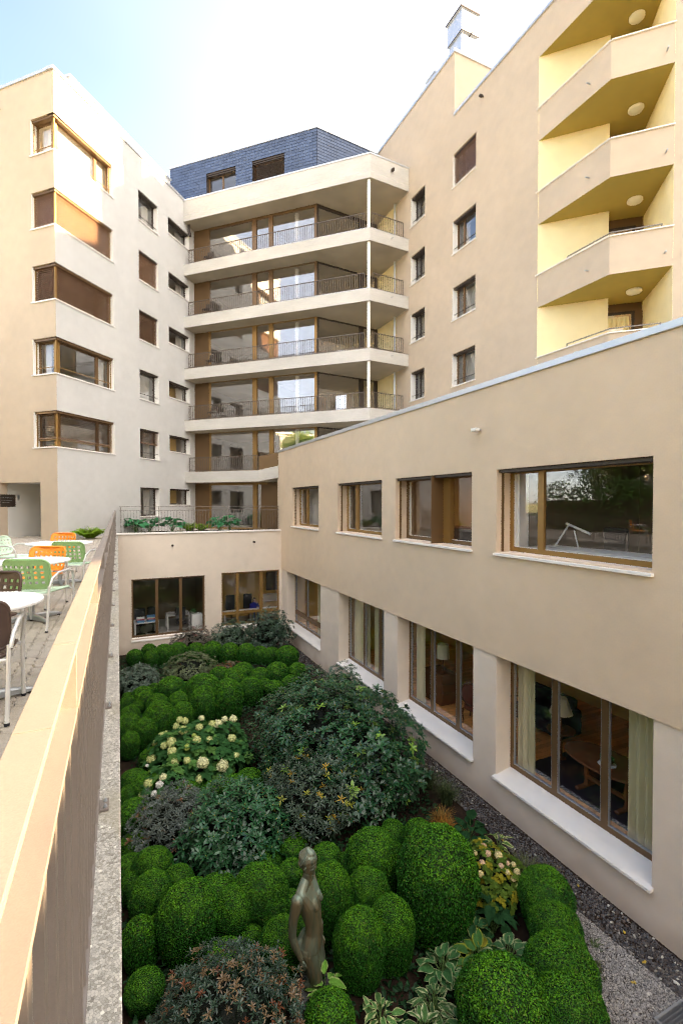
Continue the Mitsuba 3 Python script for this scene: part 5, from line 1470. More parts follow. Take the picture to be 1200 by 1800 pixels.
for i, (x, y, R) in enumerate(((1.5, 8.3, 0.33), (2.42, 8.62, 0.30), (3.02, 8.75, 0.30), (0.62, 7.95, 0.30), (0.28, 7.05, 0.27), (1.38, 7.0, 0.30), (2.62, 6.95, 0.26), (3.32, 7.42, 0.33), (4.42, 7.95, 0.30), (4.66, 7.25, 0.34), (0.24, 10.1, 0.30), (0.95, 11.0, 0.33), (2.8, 11.3, 0.34), (1.55, 11.6, 0.33), (0.3, 12.5, 0.32), (0.75, 13.4, 0.33), (5.45, 7.3, 0.28), (2.95, 16.9, 0.40), (3.3, 16.2, 0.40), (2.1, 17.6, 0.40), (5.0, 16.6, 0.36), (5.7, 16.9, 0.36))):
    box_ball(x, y, -5.40 + R * 0.62, R, 0.75, 'low boxwood mound filling the gap between bigger boxwood balls', 'low boxwood mounds between the balls')


# ---- leafy shrubs: whorls of leaves over an uneven dome
def shrub(name, c, rad, n, L, W, per, palette, label, category='shrub', seed=0, up=0.55, m='leaf_gloss', droop=0.15, buds=None, lump=0.26, zmin=-0.25, core=0.60, lift=0.5, odd=None, freq=3.2):
    r = np.random.default_rng(seed)
    c, rad = np.array(c, float), np.array(rad, float)
    d = sphere_dirs(n, r, zmin)
    shape = 1 + lump * (meshkit.fbm(d * freq + seed * 3.1, 3, seed) - 0.5) * 2
    keep_ = meshkit.fbm(d * 4.2 + seed * 1.7, 3, seed + 9) > 0.36
    d, shape = d[keep_], shape[keep_]
    n = len(d)
    layer = r.choice([1.03, 0.95, 0.84, 0.72], n, p=[0.42, 0.24, 0.19, 0.15]) * r.uniform(0.96, 1.04, n)
    pos = c + d * rad * (shape * layer)[:, None]
    nrm = d / rad
    nrm /= np.linalg.norm(nrm, axis=1, keepdims=True)
    ax = nrm * (1 - up) + np.array([0, 0, up]) + r.normal(0, 0.16, (n, 3))
    ax /= np.linalg.norm(ax, axis=1, keepdims=True)
    tone = r.random(n)
    patch = meshkit.fbm(d * 3.0 + 11 + seed, 3, seed + 1)
    base = palette(tone, patch, r)
    k = per
    A = np.repeat(ax, k, 0)
    ang = (np.tile(np.arange(k), n) * 2.39996 + np.repeat(r.uniform(0, 6.28, n), k) + r.normal(0, 0.2, n * k))
    B = basis(A, ang, r)
    el = np.tile(np.linspace(0.95, -0.05, k), n) * lift * 1.6 + r.normal(0, 0.12, n * k)
    out, axis_ = B[:, :, 0], B[:, :, 2]
    X = out * np.cos(el)[:, None] + axis_ * np.sin(el)[:, None]
    Z = -out * np.sin(el)[:, None] + axis_ * np.cos(el)[:, None]
    Y = np.cross(Z, X)
    R = np.stack([X, Y, Z], 2)
    sc = np.repeat(r.uniform(0.8, 1.2, n), k) * np.tile(np.linspace(0.75, 1.1, k), n) * r.uniform(0.85, 1.15, n * k)
    col = np.repeat(base, k, 0) * r.uniform(0.78, 1.22, (n * k, 1))
    V, F, C = scatter(leaf_tpl(L, W, droop), R, sc, np.repeat(pos, k, 0), col)
    t = thing(name, label, category)
    add('foliage', (V, F), m, t, color=C)
    s = trimesh.creation.icosphere(4, 1.0)
    sd = s.vertices
    ss = core * (1 + lump * (meshkit.fbm(sd * freq + seed * 3.1, 3, seed) - 0.5) * 2)
    cv = c + sd * rad * ss[:, None]
    cv[:, 2] = np.maximum(cv[:, 2], -5.44)
    cc = np.array([0.004, 0.008, 0.004]) * (0.6 + 0.8 * r.random((len(cv), 1)))  # solid shell, near black: shade between the leaves put into its colour
    add('inner_twigs', (cv, s.faces), 'leaf_matte', t, color=cc)
    st = MB()
    for i in range(9):
        a = r.uniform(0, 6.28)
        q = c + np.array([math.cos(a), math.sin(a), 0]) * rad * r.uniform(0.3, 0.8)
        q[2] = c[2] + rad[2] * r.uniform(0.1, 0.6)
        st.tube([[c[0] + 0.1 * math.cos(a), c[1] + 0.1 * math.sin(a), -5.45], (np.array([c[0], c[1], -5.3]) + q) / 2 + r.normal(0, 0.05, 3), q], [0.025, 0.02, 0.01], 6)
    add('stem', st, 'dark_wood', t)
    if buds:
        bs, bcol = buds
        o = trimesh.creation.icosahedron()
        pick = r.random(n) < 0.55
        nb = int(pick.sum())
        V, F, C = scatter((o.vertices * [0.6, 0.6, 1.0], o.faces), basis(ax[pick], np.zeros(nb), r), np.full(nb, bs), pos[pick] + ax[pick] * bs, np.tile(bcol, (nb, 1)) * r.uniform(0.6, 1.2, (nb, 1)))
        add('bud', (V, F), 'leaf_matte', t, color=C, kind='stuff')
    return t


def pal(lo, hi, young=None, py=0.1, odd=None, po=0.0):
    lo, hi = np.array(lo), np.array(hi)

    def f(tone, patch, r):
        k = np.clip(0.5 * tone + 1.2 * (patch - 0.25), 0, 1)[:, None]
        c = lo * (1 - k) + hi * k
        if young is not None:
            c = np.where((r.random(len(tone)) < py * np.clip((patch - 0.35) * 6, 0, 2.0))[:, None], np.array(young), c)
        if odd is not None:
            c = np.where((r.random(len(tone)) < po)[:, None], np.array(odd), c)
        return c
    return f


DG = pal((0.005, 0.028, 0.010), (0.020, 0.082, 0.026), (0.15, 0.28, 0.04), 0.04)
shrub('rhododendron', (5.05, 11.2, -4.75), (1.95, 2.5, 1.48), 1250, 0.155, 0.05, 10, DG, 'large dome shaped dark green rhododendron in the middle of the garden', seed=1, buds=(0.016, (0.32, 0.26, 0.05)), lump=0.30)
shrub('rhododendron', (6.35, 13.6, -4.5), (0.62, 0.7, 0.85), 240, 0.11, 0.035, 9, pal((0.022, 0.05, 0.03), (0.06, 0.11, 0.06)), 'loose upright rhododendron against the white sill behind the large one', seed=9, lump=0.34, zmin=-0.6)
shrub('rhododendron', (3.72, 9.5, -4.88), (1.08, 1.02, 0.82), 760, 0.10, 0.021, 10, pal((0.020, 0.040, 0.022), (0.065, 0.10, 0.065), (0.26, 0.27, 0.03), 0.05, (0.34, 0.22, 0.02), 0.055), 'narrow leaved rhododendron with yellow and orange old leaves, in front of the large one', seed=2, up=0.75, lift=0.75, lump=0.2)
shrub('rhododendron', (2.0, 9.4, -4.98), (0.98, 1.0, 0.80), 430, 0.145, 0.044, 9, pal((0.006, 0.036, 0.014), (0.026, 0.100, 0.036)), 'fresh dark green rhododendron with round whorls, left of the narrow leaved one', seed=3, buds=(0.014, (0.40, 0.33, 0.06)), lump=0.24)
shrub('rhododendron', (0.98, 10.1, -5.02), (0.78, 0.85, 0.60), 520, 0.085, 0.017, 11, pal((0.038, 0.055, 0.048), (0.12, 0.15, 0.13), None, 0, (0.20, 0.10, 0.05), 0.06), 'grey green narrow leaved shrub beside the coping, below the white hydrangea', seed=4, up=0.7, lift=0.85, lump=0.3)
shrub('rhododendron', (1.17, 5.85, -4.98), (0.88, 0.86, 0.74), 1050, 0.068, 0.015, 10, pal((0.008, 0.026, 0.016), (0.036, 0.070, 0.044), (0.15, 0.10, 0.05), 0.22, (0.14, 0.05, 0.022), 0.08), 'brownish narrow leaved rhododendron at the bottom left corner of the garden', seed=5, up=0.7, lift=0.8, lump=0.22)
shrub('rhododendron', (3.05, 22.5, -4.85), (0.95, 0.6, 0.72), 330, 0.11, 0.035, 8, pal((0.045, 0.045, 0.036), (0.13, 0.115, 0.085), None, 0, (0.12, 0.05, 0.04), 0.1), 'round brownish shrub below the left office window', seed=6)
shrub('rhododendron', (4.75, 22.2, -4.72), (0.95, 0.7, 0.70), 330, 0.13, 0.04, 8, pal((0.016, 0.038, 0.022), (0.045, 0.085, 0.045)), 'dark rhododendron below the right office window, left of the tall one', seed=7)
shrub('rhododendron', (6.25, 21.3, -4.45), (1.05, 0.9, 0.98), 480, 0.13, 0.04, 8, pal((0.014, 0.036, 0.022), (0.040, 0.080, 0.045)), 'tallest dark rhododendron in the far right corner, partly hiding the office window', seed=8, lump=0.36, zmin=-0.5)
shrub('rhododendron', (0.62, 18.9, -5.05), (0.70, 0.85, 0.55), 330, 0.12, 0.036, 8, pal((0.030, 0.060, 0.045), (0.095, 0.14, 0.10)), 'bluish green shrub against the coping behind the cloud hedge', seed=10, lump=0.3)
shrub('rhododendron', (2.45, 18.95, -4.9), (0.92, 0.75, 0.62), 420, 0.085, 0.024, 10, pal((0.045, 0.075, 0.030), (0.125, 0.15, 0.065)), 'pale olive shrub with fine leaves behind the cloud hedge', seed=12, lump=0.3)
shrub('rhododendron', (3.95, 19.3, -5.2), (0.62, 0.45, 0.30), 160, 0.08, 0.02, 9, pal((0.07, 0.06, 0.035), (0.17, 0.13, 0.075), None, 0, (0.22, 0.08, 0.03), 0.2), 'low brownish dwarf shrub between cloud hedge and rear row', seed=13)
# ---- hydrangeas
r_ = np.random.default_rng(77)


def head_tpl(seed, col, n=95):
    r = np.random.default_rng(seed)
    d = sphere_dirs(n, r, -0.55)
    pos = d * np.array([1, 1, 0.85]) * (1 + r.normal(0, 0.07, (n, 1)))
    R = basis(d + r.normal(0, 0.25, (n, 3)), r.uniform(0, 6.28, n), r)
    cv = np.array([[0.34, 0, 0.05], [0.10, 0.10, 0], [0, 0.34, 0.05], [-0.10, 0.10, 0], [-0.34, 0, 0.05], [-0.10, -0.10, 0], [0, -0.34, 0.05], [0.10, -0.10, 0], [0, 0, -0.02]])
    cf = np.array([[8, 7, 0], [8, 0, 1], [8, 1, 2], [8, 2, 3], [8, 3, 4], [8, 4, 5], [8, 5, 6], [8, 6, 7]])
    colr = np.array(col) * r.uniform(0.75, 1.15, (n, 1))
    V, F, C = scatter((cv, cf), R, r.uniform(0.75, 1.1, n), pos, colr)
    s = trimesh.creation.icosphere(2, 0.86)
    return np.vstack([V, s.vertices * [1, 1, .85]]), np.vstack([F, s.faces + len(V)]), np.vstack([C, np.tile(np.array(col) * 0.55, (len(s.vertices), 1))])


HEADS = {}
for nm, col in (('lime', (0.62, 0.66, 0.28)), ('cream', (0.72, 0.72, 0.42)), ('white', (0.80, 0.80, 0.74)), ('pink', (0.66, 0.47, 0.30)), ('straw', (0.72, 0.62, 0.30)), ('green', (0.40, 0.50, 0.12))):
    V, F, C = head_tpl(len(HEADS) + 3, col)
    HEADS[nm] = mikit.ply((V, F), 'petal', color=C)


def hydrangea(c, rad, heads, leafcol, label, seed, n=330, L=0.12, W=0.075, hr=0.075):
    t = shrub('hydrangea', c, rad, n, L, W, 6, leafcol, label, 'hydrangea', seed=seed, m='leaf_thin', up=0.5, droop=0.3, lump=0.22, core=0.66, lift=0.35)
    for x, y, z, kind, s in heads:
        put('flower_head', HEADS[kind], t, T().translate([x, y, z]).rotate([1, 0, 0], float(r_.uniform(-35, 20))).rotate([0, 1, 0], float(r_.uniform(-25, 25))).scale([hr * s * r_.uniform(0.9, 1.1), hr * s * r_.uniform(0.9, 1.1), hr * s * r_.uniform(1.0, 1.35)]))
    return t


GL = pal((0.030, 0.095, 0.030), (0.075, 0.20, 0.062), (0.11, 0.24, 0.06), 0.2)
hydrangea([1.85, 12.6, -5.05], [1.2, 1.1, 0.78], [(1.44, 13.3, -4.28, 'lime', 1), (1.57, 13.25, -4.33, 'lime', 1), (1.34, 13.21, -4.41, 'lime', 1), (1.45, 12.66, -4.29, 'lime', 1.3), (1.98, 13.22, -4.32, 'cream', 0.95), (1.83, 12.57, -4.25, 'lime', 1.05), (0.99, 13.12, -4.54, 'lime', 1), (1.09, 13.12, -4.53, 'lime', 0.9), (0.82, 13.02, -4.66, 'lime', 1), (0.98, 12.45, -4.49, 'lime', 1), (1.14, 12.4, -4.41, 'lime', 1.3), (1.13, 12.1, -4.5, 'lime', 1.15), (0.69, 12.52, -4.78, 'lime', 1.2), (1.46, 11.99, -4.42, 'green', 0.8), (1.7, 12.09, -4.34, 'lime', 1.05), (1.99, 12.03, -4.36, 'lime', 0.95), (2.17, 12.69, -4.28, 'lime', 1), (2.32, 12.67, -4.31, 'cream', 1.1), (2.57, 13.07, -4.39, 'cream', 1), (2.78, 13.01, -4.4, 'cream', 1.2), (2.56, 12.12, -4.49, 'lime', 1.2), (2.59, 11.78, -4.77, 'lime', 1), (1.66, 12.26, -4.29, 'green', 0.6), (1.17, 11.84, -4.65, 'lime', 1.1), (1.43, 11.73, -4.61, 'lime', 0.9), (1.76, 11.6, -4.67, 'cream', 1.5), (2.21, 11.56, -4.83, 'cream', 1.5), (1.66, 11.48, -4.98, 'lime', 1.1), (1.15, 11.72, -4.83, 'green', 0.8), (1.14, 11.68, -4.97, 'green', 0.7)], GL, 'large green leaved hydrangea with lime and cream flower heads near the coping', seed=31, n=420, L=0.15, W=0.10, hr=0.082)
hydrangea([1.0, 11.55, -5.1], [0.6, 0.6, 0.5], [(0.86, 11.29, -4.65, 'cream', 1), (0.78, 11.19, -4.73, 'white', 1), (0.56, 11.4, -4.76, 'lime', 1.1), (0.45, 11.32, -4.97, 'lime', 1.2), (0.66, 11.11, -4.87, 'white', 0.9), (0.81, 11.02, -4.88, 'lime', 1.15), (0.62, 11.84, -4.74, 'green', 0.5), (0.56, 11.92, -4.62, 'white', 0.5)], GL, 'small hydrangea with white and lime heads beside the retaining wall', seed=32, n=130, L=0.11, W=0.07, hr=0.075)
hydrangea([5.75, 6.5, -5.1], [0.66, 0.66, 0.42], [(5.63, 7.19, -4.78, 'cream', 1.25), (5.88, 6.68, -4.69, 'pink', 1), (5.8, 6.48, -4.67, 'pink', 1.1), (5.62, 6.6, -4.68, 'straw', 0.8), (5.59, 6.38, -4.69, 'pink', 0.95), (5.97, 6.4, -4.7, 'straw', 1.2), (5.85, 6.21, -4.72, 'pink', 0.9), (6.02, 6.24, -4.75, 'pink', 0.8), (5.45, 6.26, -4.76, 'straw', 1), (5.89, 6.11, -4.77, 'straw', 0.9), (6.15, 6.24, -4.81, 'straw', 0.9), (6.13, 6.14, -4.85, 'straw', 1), (6.12, 6.09, -4.89, 'straw', 0.9), (5.95, 6.03, -4.84, 'straw', 0.8), (5.98, 5.96, -4.92, 'green', 0.9)], pal((0.05, 0.11, 0.02), (0.13, 0.20, 0.03), (0.32, 0.30, 0.03), 0.3), 'hydrangea with pink and straw coloured heads and yellowing leaves right of the largest boxwood', seed=33, n=240, L=0.09, W=0.06, hr=0.050)
# ---- broad leaved perennials: each big leaf a piece of its own


def blade_leaf(L, W, droop, margin, inner, edge, seed, fold=0.25, rib=True):
    r = np.random.default_rng(seed)
    nu, nv = 9, 7
    V, C = [], []
    for i in range(nu):
        t = i / (nu - 1)
        w = W * (math.sin(math.pi * min(1, t * 0.94 + 0.045) ** 0.78)) ** 0.85 * 0.5 + 0.002
        for j in range(nv):
            s = -1 + 2 * j / (nv - 1)
            wav = 0.012 * math.sin(t * 9 + s * 3 + seed)
            V.append([L * (t - 0.10 * droop * t * t), s * w, abs(s) * w * fold - droop * L * 0.45 * t * t + wav * abs(s) - 0.006 * math.cos(s * 9) * (1 - abs(s))])
            e = abs(s) + 0.15 * (t > 0.85) + r.normal(0, 0.05)
            C.append(np.array(edge if e > 1 - margin else inner) * (0.88 + 0.24 * r.random()))
    V, C = np.array(V), np.array(C)
    i, j = np.meshgrid(np.arange(nu - 1), np.arange(nv - 1), indexing='ij')
    a = (i * nv + j).ravel()
    return V, np.vstack([np.c_[a, a + nv, a + nv + 1], np.c_[a, a + nv + 1, a + 1]]), C


def leafy(name, x, y, n, L, W, label, inner, edge, margin, seed, z=-5.42, spread=1.0, tall=0.28, category='hosta', arc=(0, 360), odd=None):
    r = np.random.default_rng(seed)
    t = thing(name, label, category)
    stalks = MB()
    for k in range(n):
        a = math.radians(arc[0] + (arc[1] - arc[0]) * (k + r.uniform(0, .8)) / n)
        rad = spread * L * r.uniform(0.25, 0.95)
        h = tall * r.uniform(0.55, 1.15) * (1.25 - 0.5 * rad / (spread * L))
        base = np.array([x, y, z])
        p = base + [math.cos(a) * rad, math.sin(a) * rad, h]
        l = L * r.uniform(0.75, 1.15)
        inn = np.array(odd if (odd is not None and r.random() < 0.2) else inner) * r.uniform(0.8, 1.25)
        V, F, C = blade_leaf(l, W * l / L * r.uniform(0.85, 1.1), r.uniform(0.5, 1.25), margin * r.uniform(0.35, 1.0), inn, edge, int(r.integers(1e6)))
        pit, roll = -math.radians(r.uniform(-5, 35)), math.radians(r.uniform(-28, 28))
        cr, sr, cp, sp, ca, sa = math.cos(roll), math.sin(roll), math.cos(pit), math.sin(pit), math.cos(a + r.normal(0, .25)), math.sin(a + r.normal(0, .25))
        Rm = np.array([[ca, -sa, 0], [sa, ca, 0], [0, 0, 1]]) @ np.array([[cp, 0, sp], [0, 1, 0], [-sp, 0, cp]]) @ np.array([[1, 0, 0], [0, cr, -sr], [0, sr, cr]])
        add('leaf', (V @ Rm.T + p, F), 'leaf_thin', t, smooth=True, color=C)
        stalks.tube([base, base * 0.5 + p * 0.5 + [0, 0, 0.05], p], [0.007, 0.006, 0.004], 5)
    v, f = stalks.get()
    add('stalk', (v, f), 'leaf_matte', t, color=np.tile([0.10, 0.17, 0.05], (len(v), 1)))
    return t


leafy('hosta', 4.95, 5.85, 22, 0.216, 0.134, 'dark green hosta with thin pale margins under the pink hydrangea', (0.045, 0.135, 0.053), (0.35, 0.38, 0.12), 0.15, 61)
leafy('hosta', 4.55, 5.95, 20, 0.207, 0.123, 'hosta half hidden at the foot of the largest boxwood ball', (0.053, 0.150, 0.053), (0.45, 0.48, 0.25), 0.2, 62)
leafy('hosta', 3.9, 4.75, 25, 0.197, 0.082, 'hosta with white flamed leaves left of the big bottom boxwood', (0.075, 0.180, 0.060), (0.5, 0.53, 0.3), 0.45, 63)
WH, YL = (0.46, 0.50, 0.26), (0.40, 0.42, 0.05)
leafy('hosta', 4.72, 5.45, 27, 0.236, 0.154, 'hosta with broad green leaves and yellow margins below the large dark leaves', (0.075, 0.195, 0.053), YL, 0.22, 1, odd=(0.22, 0.2, 0.03))
leafy('hosta', 5.15, 5.28, 25, 0.226, 0.134, 'hosta with white edged green leaves close to the right boxwood row', (0.075, 0.180, 0.068), WH, 0.24, 2)
leafy('hosta', 4.18, 5.58, 32, 0.216, 0.134, 'hosta with white margins in front of the largest boxwood ball', (0.068, 0.180, 0.060), WH, 0.26, 3)
leafy('hosta', 3.75, 5.2, 32, 0.197, 0.072, 'hosta with narrow drooping white striped leaves beside the heart shaped boxwood', (0.075, 0.150, 0.053), WH, 0.45, 4)
leafy('hosta', 3.45, 4.95, 30, 0.197, 0.077, 'hosta with white centred leaves at the bottom edge', (0.090, 0.195, 0.060), (0.52, 0.55, 0.32), 0.5, 5)
leafy('hosta', 3.02, 5.35, 22, 0.187, 0.082, 'hosta with pale striped leaves between statue base and heart shaped boxwood', (0.105, 0.225, 0.068), (0.6, 0.62, 0.3), 0.42, 6)
leafy('hosta', 2.52, 5.95, 11, 0.187, 0.092, 'light green hosta with upright striped leaves at the statue foot', (0.180, 0.390, 0.060), (0.55, 0.6, 0.25), 0.25, 7, tall=0.34)
leafy('hosta', 4.4, 5.12, 27, 0.207, 0.123, 'hosta with cream edged leaves left of the big bottom boxwood', (0.068, 0.180, 0.060), WH, 0.25, 8)
leafy('hosta', 6.72, 7.2, 15, 0.197, 0.077, 'hosta with yellow white striped leaves beside the gravel, under the white sill', (0.105, 0.210, 0.045), (0.6, 0.62, 0.25), 0.45, 9)
for i, (x, y, s) in enumerate(((6.35, 7.65, 20), (6.05, 7.15, 21), (5.55, 6.25, 22), (5.35, 5.85, 23))):
    leafy('bergenia', x, y, 20, 0.24, 0.17, ['large leaved dark perennial beside the orange sedge', 'large leaved dark perennial behind the pink hydrangea', 'large leaved dark perennial right of the largest boxwood, upper one', 'large leaved dark perennial right of the largest boxwood, lower one'][i], (0.025, 0.075, 0.028), (0.03, 0.085, 0.03), 0.1, s, category='perennial', tall=0.42)


def tuft(name, x, y, n, L, c0, c1, label, seed, z=-5.42, w=0.006, lean=0.9):
    r = np.random.default_rng(seed)
    t = thing(name, label, 'ornamental grass')
    V, F, C, m = [], [], [], 0
    for k in range(n):
        a, l = r.uniform(0, 6.28), L * r.uniform(0.5, 1.15)
        b = np.array([x, y, z]) + np.append(r.normal(0, 0.05, 2), 0)
        ln = lean * r.uniform(0.3, 1.1)
        pr_ = []
        for s in np.linspace(0, 1, 6):
            out = l * ln * s ** 1.6 * 0.8
            pr_.append(b + np.array([math.cos(a) * out, math.sin(a) * out, l * (s - 0.55 * ln * s ** 2.4)]))
        side = np.array([-math.sin(a), math.cos(a), 0.2]) * w
        for i, q in enumerate(pr_):
            ww = side * (1 - (i / 5) ** 2 * 0.9)
            V += [q - ww, q + ww]
        col = np.array(c0) + (np.array(c1) - np.array(c0)) * r.random()
        C += [col * (0.7 + 0.5 * i / 11) for i in range(12)]
        for i in range(5):
            F += [[m + 2 * i, m + 2 * i + 1, m + 2 * i + 3], [m + 2 * i, m + 2 * i + 3, m + 2 * i + 2]]
        m += 12
    add('blade', (np.array(V), np.array(F)), 'leaf_thin', t, color=np.array(C), kind='stuff')
    return t


tuft('sedge', 5.98, 7.95, 420, 0.52, (0.28, 0.11, 0.02), (0.45, 0.22, 0.05), 'orange brown sedge tuft at the right foot of the large rhododendron', 1)
tuft('sedge', 6.15, 8.25, 260, 0.5, (0.25, 0.12, 0.03), (0.36, 0.24, 0.07), 'second paler orange sedge tuft behind the brighter one', 2)
tuft('fountain_grass', 6.55, 6.35, 420, 0.62, (0.07, 0.10, 0.04), (0.20, 0.22, 0.10), 'green grass tuft with arching blades above the topmost right boxwood ball', 3)
tuft('fountain_grass', 6.78, 6.05, 320, 0.55, (0.09, 0.11, 0.05), (0.24, 0.22, 0.11), 'dry green grass tuft leaning onto the gravel', 4)
tuft('fountain_grass', 6.75, 8.9, 380, 0.62, (0.04, 0.07, 0.03), (0.12, 0.15, 0.06), 'dark grass tuft between large rhododendron and gravel', 5)
tuft('fountain_grass', 6.7, 9.6, 300, 0.6, (0.04, 0.07, 0.03), (0.11, 0.14, 0.06), 'dark grass tuft farther back along the gravel', 6)
# ---- ferns and planter plants at terrace level


def fern(name, x, y, z, n, L, label, seed, c0=(0.13, 0.27, 0.02), c1=(0.34, 0.50, 0.05), category='fern'):
    r = np.random.default_rng(seed)
    t = thing(name, label, category)
    P, X, Z, S, Cc_ = [], [], [], [], []
    for k in range(n):
        a, l = r.uniform(0, 6.28), L * r.uniform(0.65, 1.1)
        out = np.array([math.cos(a), math.sin(a), 0])
        side = np.array([-math.sin(a), math.cos(a), 0])
        col = np.array(c0) + (np.array(c1) - np.array(c0)) * r.random()
        lean = r.uniform(0.3, 0.85)
        for s in np.linspace(0.12, 1, 16):
            q = np.array([x, y, z]) + out * l * lean * s + np.array([0, 0, l * (0.95 * s - 0.75 * lean * s * s)])
            for sd in (-1, 1):
                P.append(q)
                X.append(side * sd + out * 0.35 + np.array([0, 0, -0.15]))
                S.append(l * 0.26 * math.sin(math.pi * min(1, s * 0.86 + 0.12)) + 0.01)
                Cc_.append(col * r.uniform(0.8, 1.2))
    X = np.array(X)
    X /= np.linalg.norm(X, axis=1, keepdims=True)
    up = np.tile([0, 0, 1.0], (len(X), 1))
    Y = np.cross(up, X)
    Y /= np.linalg.norm(Y, axis=1, keepdims=True)
    R = np.stack([X, Y, np.cross(X, Y)], 2)
    V, F, C = scatter(leaf_tpl(1.0, 0.24, 0.2), R, np.array(S), np.array(P), np.array(Cc_))
    add('frond', (V, F), 'leaf_thin', t, color=C, kind='stuff')
    return t


fern('fern', -1.02, 21.9, 0.0, 44, 0.85, 'bright green fern on the terrace at the foot of the left building', 1)
fern('fern', 3.15, 24.5, 0.06, 34, 0.72, 'yellow green fern in the middle of the planter above the garden wall', 2)
fern('fern', 3.75, 24.6, 0.06, 28, 0.65, 'yellow green fern at the right of the middle planter fern', 3)
for i, (x, n, lab) in enumerate(((0.75, 15, 'blue green hosta at the left end of the planter'), (1.35, 14, 'blue green hosta second from the left in the planter'), (2.35, 16, 'blue green hosta left of the planter fern'), (4.6, 13, 'blue green hosta right of the planter fern'), (5.1, 10, 'small blue green hosta towards the right end of the planter'))):
    leafy('hosta', x, 24.4, n + 12, 0.40, 0.30, lab, (0.06, 0.22, 0.10), (0.10, 0.27, 0.11), 0.1, 40 + i, z=0.06, tall=0.55)
for i, (x, lab) in enumerate(((1.0, 'seed stalks above the left planter hosta'), (2.75, 'seed stalks above the middle planter hosta'))):
    tuft('seed_stalk', x, 24.6, 14, 0.75, (0.14, 0.2, 0.06), (0.25, 0.24, 0.1), lab, 50 + i, z=0.06, lean=0.25)
for i, ((p), rr, n, nm) in enumerate(SMALLPLANT):
    r = np.random.default_rng(90 + i)
    d = sphere_dirs(n, r, -0.2)
    V, F, C = scatter(leaf_tpl(1, 0.4), basis(d + r.normal(0, .5, (n, 3)), r.uniform(0, 6, n), r), np.full(n, rr * 0.6), np.array(p) + d * rr * 0.7, np.array([0.04, 0.10, 0.03]) * r.uniform(0.5, 1.6, (n, 1)))
    t = thing('pot_plant', ['small leafy plant in the bowl on the oval table', 'small green pot plant on the white filing cabinet'][i], 'plant')
    add('foliage', (V, F), 'leaf_matte', t, color=C)
    if nm == 'pot':
        add('pot', MB().lathe([(0.07, 0), (0.10, 0.12), (0.09, 0.12)], (p[0], p[1], -4.05), 14), 'white_plastic', t, smooth=40)
# ---- gravel, grit path, drain grate
gr = np.random.default_rng(15)
GPOLY = Polygon([(7.57, 3.97), (7.57, 23.6), (7.0, 23.6), (6.95, 10), (6.98, 8.0), (6.9, 6.6), (6.95, 5.7), (6.85, 4.9), (6.6, 4.3), (6.5, 3.97)])


def stones(poly, n, size, seed, cols, z, dens=None):
    r = np.random.default_rng(seed)
    x0, y0, x1, y1 = poly.bounds
    import shapely
    P = np.stack([r.uniform(x0, x1, n * 3), y0 + (y1 - y0) * r.random(n * 3) ** (1.7 if y1 - y0 > 5 else 1.0)], 1)
    P = P[shapely.contains_xy(poly, P[:, 0], P[:, 1])][:n]
    n = len(P)
    o = trimesh.creation.icosahedron()
    R = basis(r.normal(0, 1, (n, 3)), r.uniform(0, 6.28, n), r)
    sc = size * r.lognormal(0, 0.35, n)
    V = np.einsum('kij,nj->kni', R, o.vertices * [1, 0.75, 0.6]) * sc[:, None, None]
    V = V * (1 + 0.18 * r.normal(0, 1, (n, 12, 1)))
    V[:, :, 2] *= 0.8
    V += np.c_[P, z + r.uniform(0, size * 0.8, n)][:, None]
    F = o.faces[None] + (np.arange(n) * 12)[:, None, None]
    c = np.array(cols)[r.integers(0, len(cols), n)] * r.uniform(0.6, 1.35, (n, 1))
    return V.reshape(-1, 3), F.reshape(-1, 3), np.repeat(c, 12, 0)


vcol('stone', 0.75, 0.35)
add('gravel_bed', MB().extz(GPOLY, -5.5, -5.405), 'soil', kind='structure')
V, F, C = stones(GPOLY, 15000, 0.017, 1, [(0.07, 0.066, 0.066), (0.10, 0.092, 0.088), (0.05, 0.046, 0.05), (0.15, 0.135, 0.12), (0.09, 0.07, 0.06), (0.085, 0.09, 0.10)], -5.402)
V2, F2, C2 = stones(GPOLY, 200, 0.02, 4, [(0.45, 0.43, 0.38), (0.35, 0.32, 0.27)], -5.39)
add('gravel', (np.vstack([V, V2]), np.vstack([F, F2 + len(V)])), 'stone', color=np.vstack([C, C2]), kind='stuff', label='dark river gravel strip along the foot of the wing wall', category='gravel')
PP = Polygon([(6.93, 5.65), (6.72, 5.55), (6.2, 4.7), (5.5, 3.75), (6.34, 3.75), (6.36, 3.97), (6.98, 3.97), (6.98, 4.6)])
V, F, C = stones(PP, 13000, 0.009, 2, [(0.36, 0.34, 0.32), (0.26, 0.25, 0.25), (0.45, 0.42, 0.38), (0.16, 0.15, 0.14)], -5.385)
add('grit_bed', MB().extz(PP, -5.5, -5.388), 'soil', kind='structure')
add('grit', (V, F), 'stone', color=C, kind='stuff', label='fine pale grit path between the boxwood row and the dark gravel', category='gravel')
gt = thing('drain_grate', 'galvanised steel grid cover over a light well at the bottom right corner', 'grate')
gx0, gx1, gy0, gy1 = 6.36, 7.5, 2.6, 3.95
m = MB()
m.box(gx0, gx1, gy1 - 0.03, gy1, -5.42, -5.345).box(gx0, gx1, gy0, gy0 + 0.03, -5.42, -5.345).box(gx0, gx0 + 0.03, gy0 + 0.03, gy1 - 0.03, -5.42, -5.346).box(gx1 - 0.03, gx1, gy0 + 0.03, gy1 - 0.03, -5.42, -5.346)
add('frame', m, 'galvanised', gt)
for i in range(1, 24):
    x = gx0 + 0.03 + (gx1 - gx0 - 0.06) * i / 24
    add('bar', MB().box(x - 0.002, x + 0.002, gy0 + 0.03, gy1 - 0.03, -5.39, -5.349), 'galvanised', gt)
